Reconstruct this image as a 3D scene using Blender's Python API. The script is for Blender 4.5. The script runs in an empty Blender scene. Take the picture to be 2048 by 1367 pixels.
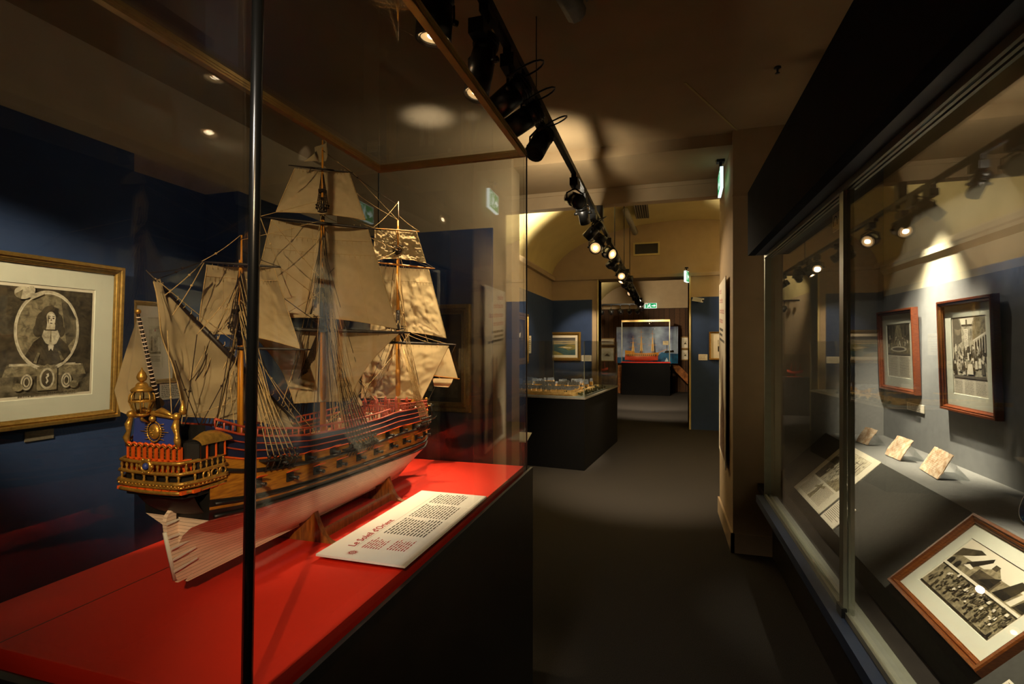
import bpy, math, random
from mathutils import Vector as V, Matrix, noise
PI = math.pi
S = bpy.context.scene
COL = S.collection
# ------------------------------------------------------------------ camera
YAW = math.atan(304/1024)
cam = bpy.data.cameras.new('camera'); cam.lens = 18; cam.sensor_width = 36
cam.shift_y = 6.5/2048; cam.clip_start = .02
camo = bpy.data.objects.new('camera', cam); COL.objects.link(camo)
EYE = V((0, 0, 1.55))
camo.location = EYE; camo.rotation_euler = (PI/2, 0, YAW)
S.camera = camo
# ------------------------------------------------------------------ world, view
w = bpy.data.worlds.new('world'); S.world = w; w.use_nodes = True
w.node_tree.nodes['Background'].inputs[0].default_value = (.9, .7, .45, 1)
w.node_tree.nodes['Background'].inputs[1].default_value = .02
S.view_settings.view_transform = 'Standard'; S.view_settings.look = 'None'
S.view_settings.gamma = 1; S.view_settings.exposure = 1.0
S.view_settings.use_curve_mapping = False
cy = S.cycles
cy.max_bounces = 10; cy.diffuse_bounces = 4; cy.glossy_bounces = 5; cy.transmission_bounces = 4
cy.transparent_max_bounces = 40; cy.sample_clamp_indirect = 1.5; cy.caustics_reflective = False
cy.caustics_refractive = False; cy.use_denoising = True
# ------------------------------------------------------------------ measuring: photo pixel -> point on a known plane
FW = V((-math.sin(YAW), math.cos(YAW), 0)); RT = V((math.cos(YAW), math.sin(YAW), 0)); UP = V((0, 0, 1))
def ray(px, py): return FW + RT*((px-1024)/1024) + UP*((690-py)/1024)
def aX(px, py, X): d = ray(px, py); return EYE + d*(X/d.x)
def aY(px, py, Y): d = ray(px, py); return EYE + d*(Y/d.y)
def aZ(px, py, Z): d = ray(px, py); return EYE + d*((Z-1.55)/d.z)
def aP(px, py, p, n): d = ray(px, py); return EYE + d*((p-EYE).dot(n)/d.dot(n))
def lerp(a, b, t): return a+(b-a)*t
def pw(x, pts):
    if x <= pts[0][0]: return pts[0][1]
    for (a, b), (c, d) in zip(pts, pts[1:]):
        if x <= c: return b+(d-b)*(x-a)/(c-a)
    return pts[-1][1]
# ------------------------------------------------------------------ mesh building
class MB:
    def __init__(s): s.v = []; s.f = []; s.m = []; s.sm = []; s.M = None
    def add(s, vs, fs, mi=0, smooth=False):
        o = len(s.v)
        for p in vs:
            p = V(p); s.v.append(s.M @ p if s.M else p)
        for i, f in enumerate(fs):
            s.f.append([o+k for k in f]); s.m.append(mi if isinstance(mi, int) else mi[i]); s.sm.append(smooth)
        return s
    def box(s, a, b, mi=0):
        (x0, y0, z0), (x1, y1, z1) = a, b
        return s.add([(x0,y0,z0),(x1,y0,z0),(x1,y1,z0),(x0,y1,z0),(x0,y0,z1),(x1,y0,z1),(x1,y1,z1),(x0,y1,z1)],
            [(0,3,2,1),(4,5,6,7),(0,1,5,4),(1,2,6,5),(2,3,7,6),(3,0,4,7)], mi)
    def obox(s, c, ex, ey, ez, mi=0):           # centre and three half-axis vectors
        c = V(c); P = [c+ex*i+ey*j+ez*k for k in (-1,1) for j in (-1,1) for i in (-1,1)]
        return s.add(P, [(0,2,3,1),(4,5,7,6),(0,1,5,4),(1,3,7,5),(3,2,6,7),(2,0,4,6)], mi)
    def bar(s, p, q, wx, wz, up=UP, mi=0):      # rectangular bar from p to q
        p = V(p); q = V(q); d = q-p; n = d.cross(up)
        if n.length < 1e-6: n = d.cross(V((0, 1, 0)))
        n.normalize(); u = n.cross(d).normalized()
        return s.obox((p+q)/2, d/2, n*wx/2, u*wz/2, mi)
    def tube(s, pts, r, n=6, mi=0, caps=True, closed=False, smooth=True):
        pts = [V(p) for p in pts]; L = len(pts); rs = r if isinstance(r, (list, tuple)) else [r]*L
        vs = []; ref = None
        for i, p in enumerate(pts):
            if closed: t = pts[(i+1) % L]-pts[i-1]
            else: t = pts[min(i+1, L-1)]-pts[max(i-1, 0)]
            if t.length < 1e-9: t = V((0, 0, 1))
            t.normalize()
            if ref is None: ref = t.orthogonal().normalized()
            a = (ref - t*ref.dot(t))
            a = a.normalized() if a.length > 1e-6 else t.orthogonal().normalized()
            ref = a; b = t.cross(a)
            for k in range(n):
                an = 2*PI*k/n; vs.append(p+(a*math.cos(an)+b*math.sin(an))*rs[i])
        fs = []
        for i in range(L if closed else L-1):
            j = (i+1) % L
            for k in range(n): fs.append((i*n+k, i*n+(k+1) % n, j*n+(k+1) % n, j*n+k))
        if caps and not closed: fs += [tuple(range(n))[::-1], tuple(range((L-1)*n, L*n))]
        return s.add(vs, fs, mi, smooth)
    def lathe(s, prof, o, ax=UP, n=12, mi=0, smooth=True, caps=True):
        o = V(o); ax = V(ax).normalized(); a = ax.orthogonal().normalized(); b = ax.cross(a); vs = []
        for r, h in prof:
            for k in range(n):
                t = 2*PI*k/n; vs.append(o+ax*h+(a*math.cos(t)+b*math.sin(t))*max(r, 1e-5))
        fs = []
        for i in range(len(prof)-1):
            for k in range(n): fs.append((i*n+k, i*n+(k+1) % n, (i+1)*n+(k+1) % n, (i+1)*n+k))
        if caps: fs += [tuple(range(n))[::-1], tuple(range((len(prof)-1)*n, len(prof)*n))]
        return s.add(vs, fs, mi, smooth)
    def prism(s, poly, ex, mi=0):               # planar polygon pushed along a vector
        n = len(poly); ex = V(ex); P = [V(p) for p in poly]+[V(p)+ex for p in poly]
        return s.add(P, [tuple(range(n))[::-1], tuple(range(n, 2*n))]+[(i, (i+1) % n, n+(i+1) % n, n+i) for i in range(n)], mi)
    def grid(s, fn, nu, nv, mi=0, smooth=True):
        return s.add([fn(i/nu, j/nv) for j in range(nv+1) for i in range(nu+1)],
            [(j*(nu+1)+i, j*(nu+1)+i+1, (j+1)*(nu+1)+i+1, (j+1)*(nu+1)+i) for j in range(nv) for i in range(nu)], mi, smooth)
    def ball(s, c, r, n=8, mi=0, sz=1):
        return s.lathe([(r*math.sin(PI*i/n), -r*sz*math.cos(PI*i/n)) for i in range(n+1)], c, UP, n+2, mi, caps=False)
    def build(s, name, mats, parent=None, label=None):
        me = bpy.data.meshes.new(name); me.from_pydata([tuple(p) for p in s.v], [], s.f)
        if not isinstance(mats, (list, tuple)): mats = [mats]
        for m in mats: me.materials.append(m)
        for p, mi, sm in zip(me.polygons, s.m, s.sm): p.material_index = mi; p.use_smooth = sm
        me.update()
        o = bpy.data.objects.new(name, me); COL.objects.link(o)
        if parent:
            o.parent = parent
            if parent.type == 'EMPTY': o.matrix_parent_inverse = parent.matrix_basis.inverted()
        if label: o['label'] = label
        return o
def B(a, b, mi=0): return MB().box(a, b, mi)
def tag(o, label, cat, group=None):
    o['label'] = label; o['category'] = cat
    if group: o['group'] = group
    return o
def thing(name, loc, label, cat, group=None, rz=0):
    o = bpy.data.objects.new(name, None); o.empty_display_size = .05; COL.objects.link(o)
    o.location = loc; o.rotation_euler = (0, 0, rz); return tag(o, label, cat, group)
def struct(mb, name, mats):
    o = mb.build(name, mats); o['kind'] = 'structure'; return o
# ------------------------------------------------------------------ materials
def lin(c): return tuple(((x/255+.055)/1.055)**2.4 if x > 10 else x/255/12.92 for x in c)+(1,)
def mat(name, c, rough=.5, metal=0, var=.12, vs=30, bump=0, bs=200, spec=.5, c2=None, stretch=None, coat=0):
    m = bpy.data.materials.new(name); m.use_nodes = True; nt = m.node_tree; N = nt.nodes; L = nt.links
    p = N['Principled BSDF']; p.inputs['Roughness'].default_value = rough; p.inputs['Metallic'].default_value = metal
    p.inputs['Specular IOR Level'].default_value = spec; p.inputs['Coat Weight'].default_value = coat
    a = lin(c); b = lin(c2) if c2 else tuple(x*(1-var*2) for x in a[:3])+(1,)
    tc = N.new('ShaderNodeTexCoord'); mp = N.new('ShaderNodeMapping'); L.new(tc.outputs['Object'], mp.inputs[0])
    if stretch: mp.inputs['Scale'].default_value = stretch
    no = N.new('ShaderNodeTexNoise'); no.inputs['Scale'].default_value = vs; no.inputs['Detail'].default_value = 5
    L.new(mp.outputs[0], no.inputs['Vector'])
    cr = N.new('ShaderNodeValToRGB'); cr.color_ramp.elements[0].position = .32; cr.color_ramp.elements[1].position = .68
    cr.color_ramp.elements[0].color = b; cr.color_ramp.elements[1].color = a
    L.new(no.outputs['Fac'], cr.inputs[0]); L.new(cr.outputs[0], p.inputs['Base Color'])
    if bump:
        n2 = N.new('ShaderNodeTexNoise'); n2.inputs['Scale'].default_value = bs; n2.inputs['Detail'].default_value = 3
        L.new(mp.outputs[0], n2.inputs['Vector']); bp = N.new('ShaderNodeBump'); bp.inputs['Strength'].default_value = bump
        bp.inputs['Distance'].default_value = .002; L.new(n2.outputs['Fac'], bp.inputs['Height']); L.new(bp.outputs[0], p.inputs['Normal'])
    return m
def glow(name, c, e):
    m = bpy.data.materials.new(name); m.use_nodes = True; p = m.node_tree.nodes['Principled BSDF']
    p.inputs['Base Color'].default_value = lin(c); p.inputs['Emission Color'].default_value = lin(c); p.inputs['Emission Strength'].default_value = e
    return m
def glass(name, tint=(.97, .98, .975), f0=.04, dust=0, rough=0.0):
    m = bpy.data.materials.new(name); m.use_nodes = True; nt = m.node_tree; N = nt.nodes; L = nt.links
    for n in list(N): N.remove(n)
    out = N.new('ShaderNodeOutputMaterial'); tr = N.new('ShaderNodeBsdfTransparent'); tr.inputs[0].default_value = tint+(1,)
    gl = N.new('ShaderNodeBsdfGlossy'); gl.inputs['Roughness'].default_value = rough; gl.inputs[0].default_value = (1, 1, 1, 1)
    lw = N.new('ShaderNodeLayerWeight'); lw.inputs[0].default_value = .5
    pw_ = N.new('ShaderNodeMath'); pw_.operation = 'POWER'; pw_.inputs[1].default_value = 5; L.new(lw.outputs['Facing'], pw_.inputs[0])
    ma = N.new('ShaderNodeMath'); ma.operation = 'MULTIPLY_ADD'; ma.inputs[1].default_value = 1-f0; ma.inputs[2].default_value = f0
    L.new(pw_.outputs[0], ma.inputs[0])
    mx = N.new('ShaderNodeMixShader'); L.new(ma.outputs[0], mx.inputs[0]); L.new(tr.outputs[0], mx.inputs[1]); L.new(gl.outputs[0], mx.inputs[2])
    last = mx
    if dust:
        tl = N.new('ShaderNodeBsdfTranslucent'); tl.inputs[0].default_value = (.9, .85, .75, 1)
        tc = N.new('ShaderNodeTexCoord'); no = N.new('ShaderNodeTexNoise'); no.inputs['Scale'].default_value = 160; no.inputs['Detail'].default_value = 4
        L.new(tc.outputs['Object'], no.inputs['Vector'])
        mm = N.new('ShaderNodeMath'); mm.operation = 'MULTIPLY'; mm.inputs[1].default_value = dust*2; L.new(no.outputs['Fac'], mm.inputs[0])
        m2 = N.new('ShaderNodeMixShader'); L.new(mm.outputs[0], m2.inputs[0]); L.new(mx.outputs[0], m2.inputs[1]); L.new(tl.outputs[0], m2.inputs[2]); last = m2
    L.new(last.outputs[0], out.inputs[0]); return m
def cloth(name, c, tl=.3, gloss=.0):
    m = mat(name, c, .62, 0, .06, 60, .35, 900, .3); nt = m.node_tree; N = nt.nodes; L = nt.links
    p = N['Principled BSDF']; p.inputs['Sheen Weight'].default_value = .15
    t = N.new('ShaderNodeBsdfTranslucent'); t.inputs[0].default_value = lin(c)
    mx = N.new('ShaderNodeMixShader'); mx.inputs[0].default_value = tl
    L.new(p.outputs[0], mx.inputs[1]); L.new(t.outputs[0], mx.inputs[2]); L.new(mx.outputs[0], N['Material Output'].inputs[0])
    return m
def engrave(name, dark, light, sc=26, lines=420, bias=.5, con=.16):
    m = bpy.data.materials.new(name); m.use_nodes = True; nt = m.node_tree; N = nt.nodes; L = nt.links; p = N['Principled BSDF']
    p.inputs['Roughness'].default_value = .85; p.inputs['Specular IOR Level'].default_value = .1
    tc = N.new('ShaderNodeTexCoord'); a = N.new('ShaderNodeTexNoise'); a.inputs['Scale'].default_value = sc; a.inputs['Detail'].default_value = 9; a.inputs['Roughness'].default_value = .62
    a.inputs['Distortion'].default_value = .6; L.new(tc.outputs['Object'], a.inputs['Vector'])
    wv = N.new('ShaderNodeTexWave'); wv.inputs['Scale'].default_value = lines; wv.bands_direction = 'DIAGONAL'; wv.inputs['Distortion'].default_value = 3; L.new(tc.outputs['Object'], wv.inputs['Vector'])
    ad = N.new('ShaderNodeMath'); ad.operation = 'MULTIPLY_ADD'; ad.inputs[1].default_value = .10; L.new(wv.outputs['Fac'], ad.inputs[0]); L.new(a.outputs['Fac'], ad.inputs[2])
    cr = N.new('ShaderNodeValToRGB'); e = cr.color_ramp.elements; e[0].position = bias-con; e[1].position = bias+con; e[0].color = lin(dark); e[1].color = lin(light)
    L.new(ad.outputs[0], cr.inputs[0]); L.new(cr.outputs[0], p.inputs['Base Color']); return m
def planks(name, c, c2, axis, sc, rough=.6, var_=.45):
    # straight boards: a colour per board and a groove between boards, along one object axis
    m = mat(name, c, rough, 0, .2, 8, 0, 1, .3, c2, tuple(30 if i == axis else 3 for i in range(3)))
    nt = m.node_tree; N = nt.nodes; L = nt.links; p = N['Principled BSDF']
    tc = N.new('ShaderNodeTexCoord'); sx = N.new('ShaderNodeSeparateXYZ'); L.new(tc.outputs['Object'], sx.inputs[0])
    mu = N.new('ShaderNodeMath'); mu.operation = 'MULTIPLY'; mu.inputs[1].default_value = sc; L.new(sx.outputs[axis], mu.inputs[0])
    fr = N.new('ShaderNodeMath'); fr.operation = 'FRACT'; L.new(mu.outputs[0], fr.inputs[0])
    gt = N.new('ShaderNodeMath'); gt.operation = 'GREATER_THAN'; gt.inputs[1].default_value = .07; L.new(fr.outputs[0], gt.inputs[0])
    fl = N.new('ShaderNodeMath'); fl.operation = 'FLOOR'; L.new(mu.outputs[0], fl.inputs[0])
    wn = N.new('ShaderNodeTexWhiteNoise'); wn.noise_dimensions = '1D'; L.new(fl.outputs[0], wn.inputs['W'])
    m1 = N.new('ShaderNodeMath'); m1.operation = 'MULTIPLY_ADD'; m1.inputs[1].default_value = var_; m1.inputs[2].default_value = 1.05-var_; L.new(wn.outputs['Value'], m1.inputs[0])
    m2 = N.new('ShaderNodeMath'); m2.operation = 'MULTIPLY'; L.new(m1.outputs[0], m2.inputs[0]); L.new(gt.outputs[0], m2.inputs[1])
    mx = N.new('ShaderNodeMixRGB'); mx.blend_type = 'MULTIPLY'; mx.inputs[0].default_value = 1
    src = p.inputs['Base Color'].links[0].from_socket; L.new(src, mx.inputs[1]); L.new(m2.outputs[0], mx.inputs[2]); L.new(mx.outputs[0], p.inputs['Base Color'])
    return m
M = dict(
 carpet=mat('carpet', (62,58,54), .95, 0, .3, 260, .8, 500, .05, (40,38,36)),
 plaster=mat('warm_plaster', (166,144,112), .9, 0, .05, 6, .15, 60, .15),
 ceil=mat('ceiling_paint', (168,144,110), .95, 0, .05, 4, 0, 1, .1),
 vault=mat('vault_plaster', (190,172,118), .92, 0, .05, 3, .1, 30, .1),
 blue=mat('navy_wall_paint', (44,60,92), .8, 0, .06, 8, .1, 80, .2),
 navy=mat('dark_blue_lacquer', (44,56,78), .45, 0, .08, 10, 0, 1, .4),
 black=mat('black_laminate', (40,35,30), .4, 0, .15, 14, .08, 40, .4),
 navy_dark=mat('blackish_navy_paint', (34,37,44), .9, 0, .08, 10, 0, 1, .04),
 upper=mat('pale_upper_wall', (196,186,156), .9, 0, .05, 6, .1, 60, .1),
 black3=mat('matt_black_panel', (9,8,7), .8, 0, .15, 14, 0, 1, .12),
 frame_oakbrown=mat('orange_brown_frame', (128,70,26), .32, 0, .2, 18, .1, 60, .5, (84,40,12), (3,3,30), .3),
 black2=mat('black_gloss_strip', (12,13,13), .25, 0, .1, 20, 0, 1, .5),
 red=mat('red_painted_board', (214,44,22), .55, 0, .05, 5, .1, 90, .3),
 gold=mat('brass_trim', (222,186,108), .32, .35, .08, 30),
 frame_gold=mat('gilt_frame', (190,150,76), .38, .85, .18, 60, .3, 150),
 frame_wood=mat('mahogany_frame', (116,58,25), .35, 0, .2, 18, .1, 60, .5, (70,26,8), (3,3,30), .3),
 frame_oak=mat('pale_gilt_wood_frame', (196,160,96), .45, .3, .15, 30, .1, 60, .4),
 alu=mat('grey_aluminium', (150,150,130), .4, .55, .06, 20, 0, 1, .4),
 fabric=mat('grey_fabric_panel', (120,118,112), .95, 0, .06, 60, .25, 700, .1),
  fabric_shaded=mat('shaded_fabric_panel', (74,72,65), .95, 0, .06, 60, .25, 700, .1),  # same grey fabric, darkened so the desk's dimmer light is in the colour
 greyblue=mat('grey_blue_wall', (134,134,130), .9, 0, .05, 20, .2, 500, .1),
 lampblack=mat('black_lamp_metal', (16,15,14), .35, .3, .1, 30, 0, 1, .5),
 dark=mat('charcoal_metal', (50,50,50), .4, .6, .1, 30),
 white=mat('white_plastic', (222,220,212), .5, 0, .03, 10),
 card=mat('cream_card', (228,216,190), .8, 0, .03, 20, 0, 1, .2),
 mount=mat('pale_mount_board', (214,212,188), .85, 0, .02, 20, 0, 1, .2),
 paper=mat('old_paper', (226,214,186), .85, 0, .05, 12, 0, 1, .15),
 ink=mat('brown_black_ink', (44,38,30), .8, 0, .2, 90, 0, 1, .1),
 inkgrey=mat('grey_ink', (110,100,82), .8, 0, .15, 90, 0, 1, .1),
 inkred=mat('red_ink', (170,40,44), .7, 0, .1, 60, 0, 1, .2),
 glass=glass('vitrine_glass'), glass_dust=glass('dusty_vitrine_glass', f0=.05, dust=.004),
 glass_thin=glass('picture_glass', (.99, .99, .99), .03), acrylic=glass('clear_acrylic', (.93, .94, .94), .05),
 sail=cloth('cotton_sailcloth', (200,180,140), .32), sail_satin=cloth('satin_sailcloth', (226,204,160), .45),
 rope=mat('tan_rope', (206,176,124), .8, 0, .15, 200, 0, 1, .2), rope_dark=mat('tarred_rope', (58,44,32), .8, 0, .2, 200, 0, 1, .2),
 spar=mat('dark_spar', (40,30,24), .5, 0, .2, 60, 0, 1, .4), mast=mat('honey_mast_wood', (214,142,40), .4, 0, .12, 40, 0, 1, .5, None, (1,1,.1)),
 hull_white=planks('white_hull_planking', (240,214,194), (228,200,178), 2, 150, .55, .14), hull_black=mat('black_hull_paint', (24,22,20), .5, 0, .15, 60),
 hull_ochre=mat('ochre_hull_planking', (190,128,34), .5, 0, .2, 40, .1, 200, .4, (140,86,20), (6,.6,6)), hull_blue=mat('navy_hull_paint', (24,30,62), .5, 0, .1, 40),
 hull_red=mat('coral_red_rail', (178,70,42), .45, 0, .1, 60), orange=mat('orange_red_trim', (232,92,24), .45, 0, .1, 60),
 pink=mat('pale_red_deck_wood', (222,112,92), .5, 0, .2, 60), deck=planks('deck_planking', (206,164,104), (180,138,84), 0, 170, .6),
 gilt=mat('gilded_carving', (218,166,76), .34, .7, .2, 120, .4, 300), stern_blue=mat('blue_stern_panel', (46,62,136), .5, 0, .08, 40),
 crystal=glass('lantern_glass', (.8, .78, .66), .12), windowdark=mat('dark_window', (30,24,18), .15, 0, .1, 40, 0, 1, .7),
 oak=mat('oak_cradle', (160,98,40), .45, 0, .2, 20, .1, 80, .4, (104,56,20), (8,8,1)),
 woodwall=planks('aged_wood_cladding', (104,70,40), (62,40,24), 0, 6, .75), timber=mat('orange_timber', (170,104,44), .6, 0, .2, 12, .1, 60, .3, (110,62,24)),
 lens=glow('lamp_lens', (255,206,140), .62), bulb=glow('lamp_bulb', (255,226,180), 14), lens_dim=glow('dim_lamp_lens', (255,206,150), .4), lens_off=mat('unlit_lens', (90,84,74), .1, .6),
 exit=glow('exit_green', (6,150,84), .5), exit_white=glow('exit_white', (225,245,240), .6), lightgrey=mat('grey_plastic', (130,124,112), .5),
 porcelain=mat('white_porcelain', (228,232,230), .15, 0, .03, 20, 0, 1, .6), cobalt=mat('cobalt_glaze', (30,64,120), .2, 0, .3, 80, 0, 1, .6), green=mat('green_glaze', (60,120,100), .2, 0, .2, 80, 0, 1, .6),
 parchment=mat('worn_birch_bark', (232,210,178), .85, 0, .12, 45, .5, 160, .15, (190,150,110)),
)
M['eng1'] = engrave('engraving_portrait', (40,34,26), (150,136,106), 14, 380, .60, .2)
M['eng2'] = engrave('engraving_scene', (58,52,42), (206,194,164), 34, 420, .50, .2)
M['eng3'] = engrave('engraving_dark', (30,26,20), (96,84,62), 30, 420, .55, .2)
M['eng4'] = engrave('engraving_light', (120,108,86), (216,204,172), 40, 420, .46, .2)
M['eng5'] = engrave('engraving_mid', (50,42,30), (160,146,112), 46, 420, .50, .2)
M['dusk'] = engrave('dark_oil_ground', (18,14,10), (54,40,24), 8, 60, .5, .25)
# ------------------------------------------------------------------ flat printed surfaces and frames
class Pic:
    """a flat sheet: (u,v) in 0..1 on the rectangle p0 + U*u + W*v, layers lie a hair above each other"""
    def __init__(s, p0, U, W, mb=None):
        s.p = V(p0); s.U = V(U); s.W = V(W); s.N = s.U.cross(s.W).normalized(); s.mb = mb or MB(); s.k = 0
    def P(s, u, v, h=0): return s.p+s.U*u+s.W*v+s.N*h
    def poly(s, pts, mi, layer=None):
        if layer is None: s.k += 1; layer = s.k
        s.mb.add([s.P(u, v, .0001*layer) for u, v in pts], [tuple(range(len(pts)))], mi); return s
    def rect(s, u0, v0, u1, v1, mi, layer=None): return s.poly([(u0,v0),(u1,v0),(u1,v1),(u0,v1)], mi, layer)
    def ell(s, cu, cv, ru, rv, mi, n=28, layer=None, a0=0, a1=2*PI):
        return s.poly([(cu+ru*math.cos(a0+(a1-a0)*i/n), cv+rv*math.sin(a0+(a1-a0)*i/n)) for i in range(n)], mi, layer)
    def ring(s, cu, cv, ru, rv, wu, wv, mi, n=40):
        s.k += 1; h = .0001*s.k
        vs = [s.P(cu+(ru+d*wu)*math.cos(2*PI*i/n), cv+(rv+d*wv)*math.sin(2*PI*i/n), h) for d in (0, 1) for i in range(n)]
        s.mb.add(vs, [(i, (i+1) % n, n+(i+1) % n, n+i) for i in range(n)], mi); return s
    def lines(s, u0, v0, u1, v1, n, mi, seed=1, fill=.55, word=.06, ragged=.25):
        # word-shaped strokes, too small to read in the photograph
        R = random.Random(seed); s.k += 1; dv = (v1-v0)/n
        for i in range(n):
            y = v1-dv*(i+.5); u = u0; end = u1-(u1-u0)*ragged*R.random()
            while u < end:
                wl = word*(.35+R.random()); e = min(u+wl, end)
                s.poly([(u,y-dv*fill/2),(e,y-dv*fill/2),(e,y+dv*fill/2),(u,y+dv*fill/2)], mi, s.k); u = e+word*.22
        return s
    def folk(s, u0, v0, u1, v1, n, h, mats, seed=2):
        # a crowd of tiny drawn figures
        R = random.Random(seed); s.k += 2
        for i in range(n):
            u = lerp(u0, u1, R.random()); v = lerp(v1, v0, (i+.5)/n); a = h*(.7+.5*R.random()); b = a*.22*s.W.length/s.U.length; m = R.choice(mats)
            s.poly([(u-b,v),(u+b,v),(u+b*.7,v+a*.75),(u-b*.7,v+a*.75)], m, s.k); s.ell(u, v+a*.86, b*.5, a*.14, R.choice(mats), 8, s.k+1)
        s.k += 1; return s
def rings(mb, p0, U, W, prof, mi=0):
    # picture-frame moulding: nested rectangles (inset, height), mitred at the corners
    p0 = V(p0); u = U.normalized(); v = W.normalized(); n = u.cross(v); vs = []
    for a, h in prof:
        for (x, y) in ((a,a),(U.length-a,a),(U.length-a,W.length-a),(a,W.length-a)): vs.append(p0+u*x+v*y+n*h)
    fs = []; ms = []
    for i in range(len(prof)-1):
        for k in range(4):
            fs.append((i*4+k, i*4+(k+1) % 4, i*4+4+(k+1) % 4, i*4+4+k)); ms.append(mi if isinstance(mi, int) else mi[i])
    mb.add(vs, fs, ms)
def framed(name, label, cat, p0, U, W, fw, fd, fm, mw, draw, mats, group=None, glaze=True, mount='mount', slip=None):
    U = V(U); W = V(W); n = U.cross(W).normalized(); p0 = V(p0); r = thing(name, p0+U/2, label, cat, group)
    u = U.normalized(); v = W.normalized()
    mb = MB(); rings(mb, p0, U, W, [(0,0),(0,fd*.8),(fw*.08,fd),(fw*.38,fd),(fw*.48,fd*.72),(fw*.62,fd*.84),(fw*.8,fd*.7),(fw*.86,fd*.55),(fw,fd*.5),(fw,fd*.2)])
    mb.add([p0, p0+U, p0+U+W, p0+W], [(3,2,1,0)]); mb.build('frame', M[fm], r)
    a = fw-.002; q = p0+u*a+v*a+n*fd*.3; U2 = u*(U.length-2*a); W2 = v*(W.length-2*a)
    if mw:
        mb = MB(); rings(mb, q, U2, W2, [(0,0),(mw,0),(mw+.002,-.003)]); mb.build('mount', M[mount], r)
        q = q+u*mw+v*mw-n*.0028; U2 = u*(U2.length-2*mw); W2 = v*(W2.length-2*mw)
    pc = Pic(q, U2, W2); pc.rect(0,0,1,1,0,0); draw(pc); pc.mb.build('picture', [M[k] for k in mats], r)
    if glaze:
        a = fw*.9; g = p0+u*a+v*a+n*fd*.42; Ug = u*(U.length-2*a); Wg = v*(W.length-2*a)
        MB().prism([g, g+Ug, g+Ug+Wg, g+Wg], n*.002).build('picture_glass', M['glass_thin'], r)
    return r
def caption(label, p0, U, W, n=6, seed=1, group=None, name='caption_card', matn='card', word=.12):
    U = V(U); W = V(W); r = thing(name, V(p0)+U/2, label, 'label card', group); nn = U.cross(W).normalized()
    p0 = V(p0); MB().prism([p0, p0+U, p0+U+W, p0+W], nn*.004).build('card', M[matn], r)
    pc = Pic(p0+nn*.0042, U, W); pc.rect(.03,.04,.97,.96,1,0); pc.lines(.08,.12,.92,.9,n,0,seed,.35,word,.3); pc.mb.build('printed_text', [M['inkgrey'], M[matn]], r)
    return r
# ------------------------------------------------------------------ room shell
FY = 4.15      # front of the arch between the first and second room
XA, XB = -2.65, -2.92
BT = 2.55      # top of the blue dado panels
struct(B((-4, -4.5, -.1), (4, 19, 0)), 'floor', M['carpet'])
struct(B((-4, -4.5, 3.16), (3, FY+.05, 3.26)), 'ceiling', M['ceil'])
struct(B((-4, -4.6, 0), (4, -4.5, 3.3)), 'wall_rear', M['plaster'])
struct(B((-3.2, -4.5, 0), (XB-.03, FY, 3.2)), 'wall_left', M['plaster'])
struct(MB().box((XB-.03, -4.5, 0), (XA, 2.0, BT)).box((XB-.03, 2.0, 0), (XB, 2.68, BT)).box((XB-.03, 2.68, 0), (XA, FY-.02, BT)), 'wall_left_dado', M['blue'])
struct(MB().box((-3.2, FY, 0), (-1.234, FY+.24, 3.2)), 'wall_back', M['plaster'])
struct(B((XA, FY-.025, 0), (-1.40, FY, BT)), 'wall_back_dado', M['blue'])
# raised seam in the ceiling, beam and arch soffit between the rooms
s0 = aZ(1370, 165, 3.158); s1 = aZ(1477, 263, 3.158)
struct(MB().bar(s0, s1, .012, .006), 'trim_1', M['vault'])
struct(B((-3.2, FY+.05, 3.07), (3, 5.0, 3.3)), 'ceiling_arch', M['ceil'])
struct(MB().box((-3.2, 5.0, 2.91), (3, 5.12, 3.3)).box((-3.2, 4.99, 3.03), (3, 5.13, 3.06)), 'trim_2', M['plaster'])
# right pillar, its skirting, room wall behind the showcase
PX = .495
struct(MB().box((PX, FY, 0), (2.9, 5.10, 3.2)).box((PX-.004, FY-.012, 2.66), (.66, FY, 2.675)), 'wall_pillar', M['plaster'])
struct(MB().prism([(PX-.016,FY-.016,0),(1.0,FY-.016,0),(1.0,FY-.016,.145),(PX-.016,FY-.016,.145)], (0,.018,0)).box((PX-.016, FY-.016, 0), (PX+.01, 5.116, .145)), 'baseboard_pillar', M['plaster'])
XW = 1.45
struct(MB().box((XW, -4.5, 1.885), (XW+.3, FY, 3.2), 0).box((XW, -4.5, 0), (XW+.3, FY, 1.885), 1)
       .prism([(XW,-4.5,2.03),(XW-.02,-4.5,2.06),(XW-.02,-4.5,2.10),(XW,-4.5,2.10)], (0,FY+4.5,0), 0), 'wall_right', [M['upper'], M['greyblue']])
# second room: barrel vault, walls, cornice, end wall with its doorway, third room behind
XV, HV, ZS, RV = .3, 2.44, 2.87, 1.0
def vault(y0, y1, name):
    pts = [(XV-HV*math.cos(PI*i/28), ZS+RV*math.sin(PI*i/28)) for i in range(29)]
    mb = MB(); mb.add([(x,y,z) for y in (y0,y1) for x, z in pts], [(i, i+1, 30+i, 29+i) for i in range(28)], 0, True)
    mb.add([(x+(x-XV)*.05,y,z+.15) for y in (y0,y1) for x, z in pts], [(i, 29+i, 30+i, i+1) for i in range(28)], 0, True)
    struct(mb, name, M['vault'])
vault(5.05, 10.0, 'ceiling_vault'); vault(10.45, 17.9, 'ceiling_vault_beyond')
XL, XR = XV-HV, XV+HV
struct(MB().box((XL-.2, 5.1, 0), (XL, 18, 3.0)), 'wall_middle_left', M['plaster'])
struct(B((XL, 5.15, 0), (XL+.02, 9.98, 2.435)), 'wall_middle_left_dado', M['blue'])
struct(MB().box((XR, 5.1, 0), (XR+.2, 18, 3.0)), 'wall_middle_right', M['plaster'])
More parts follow.
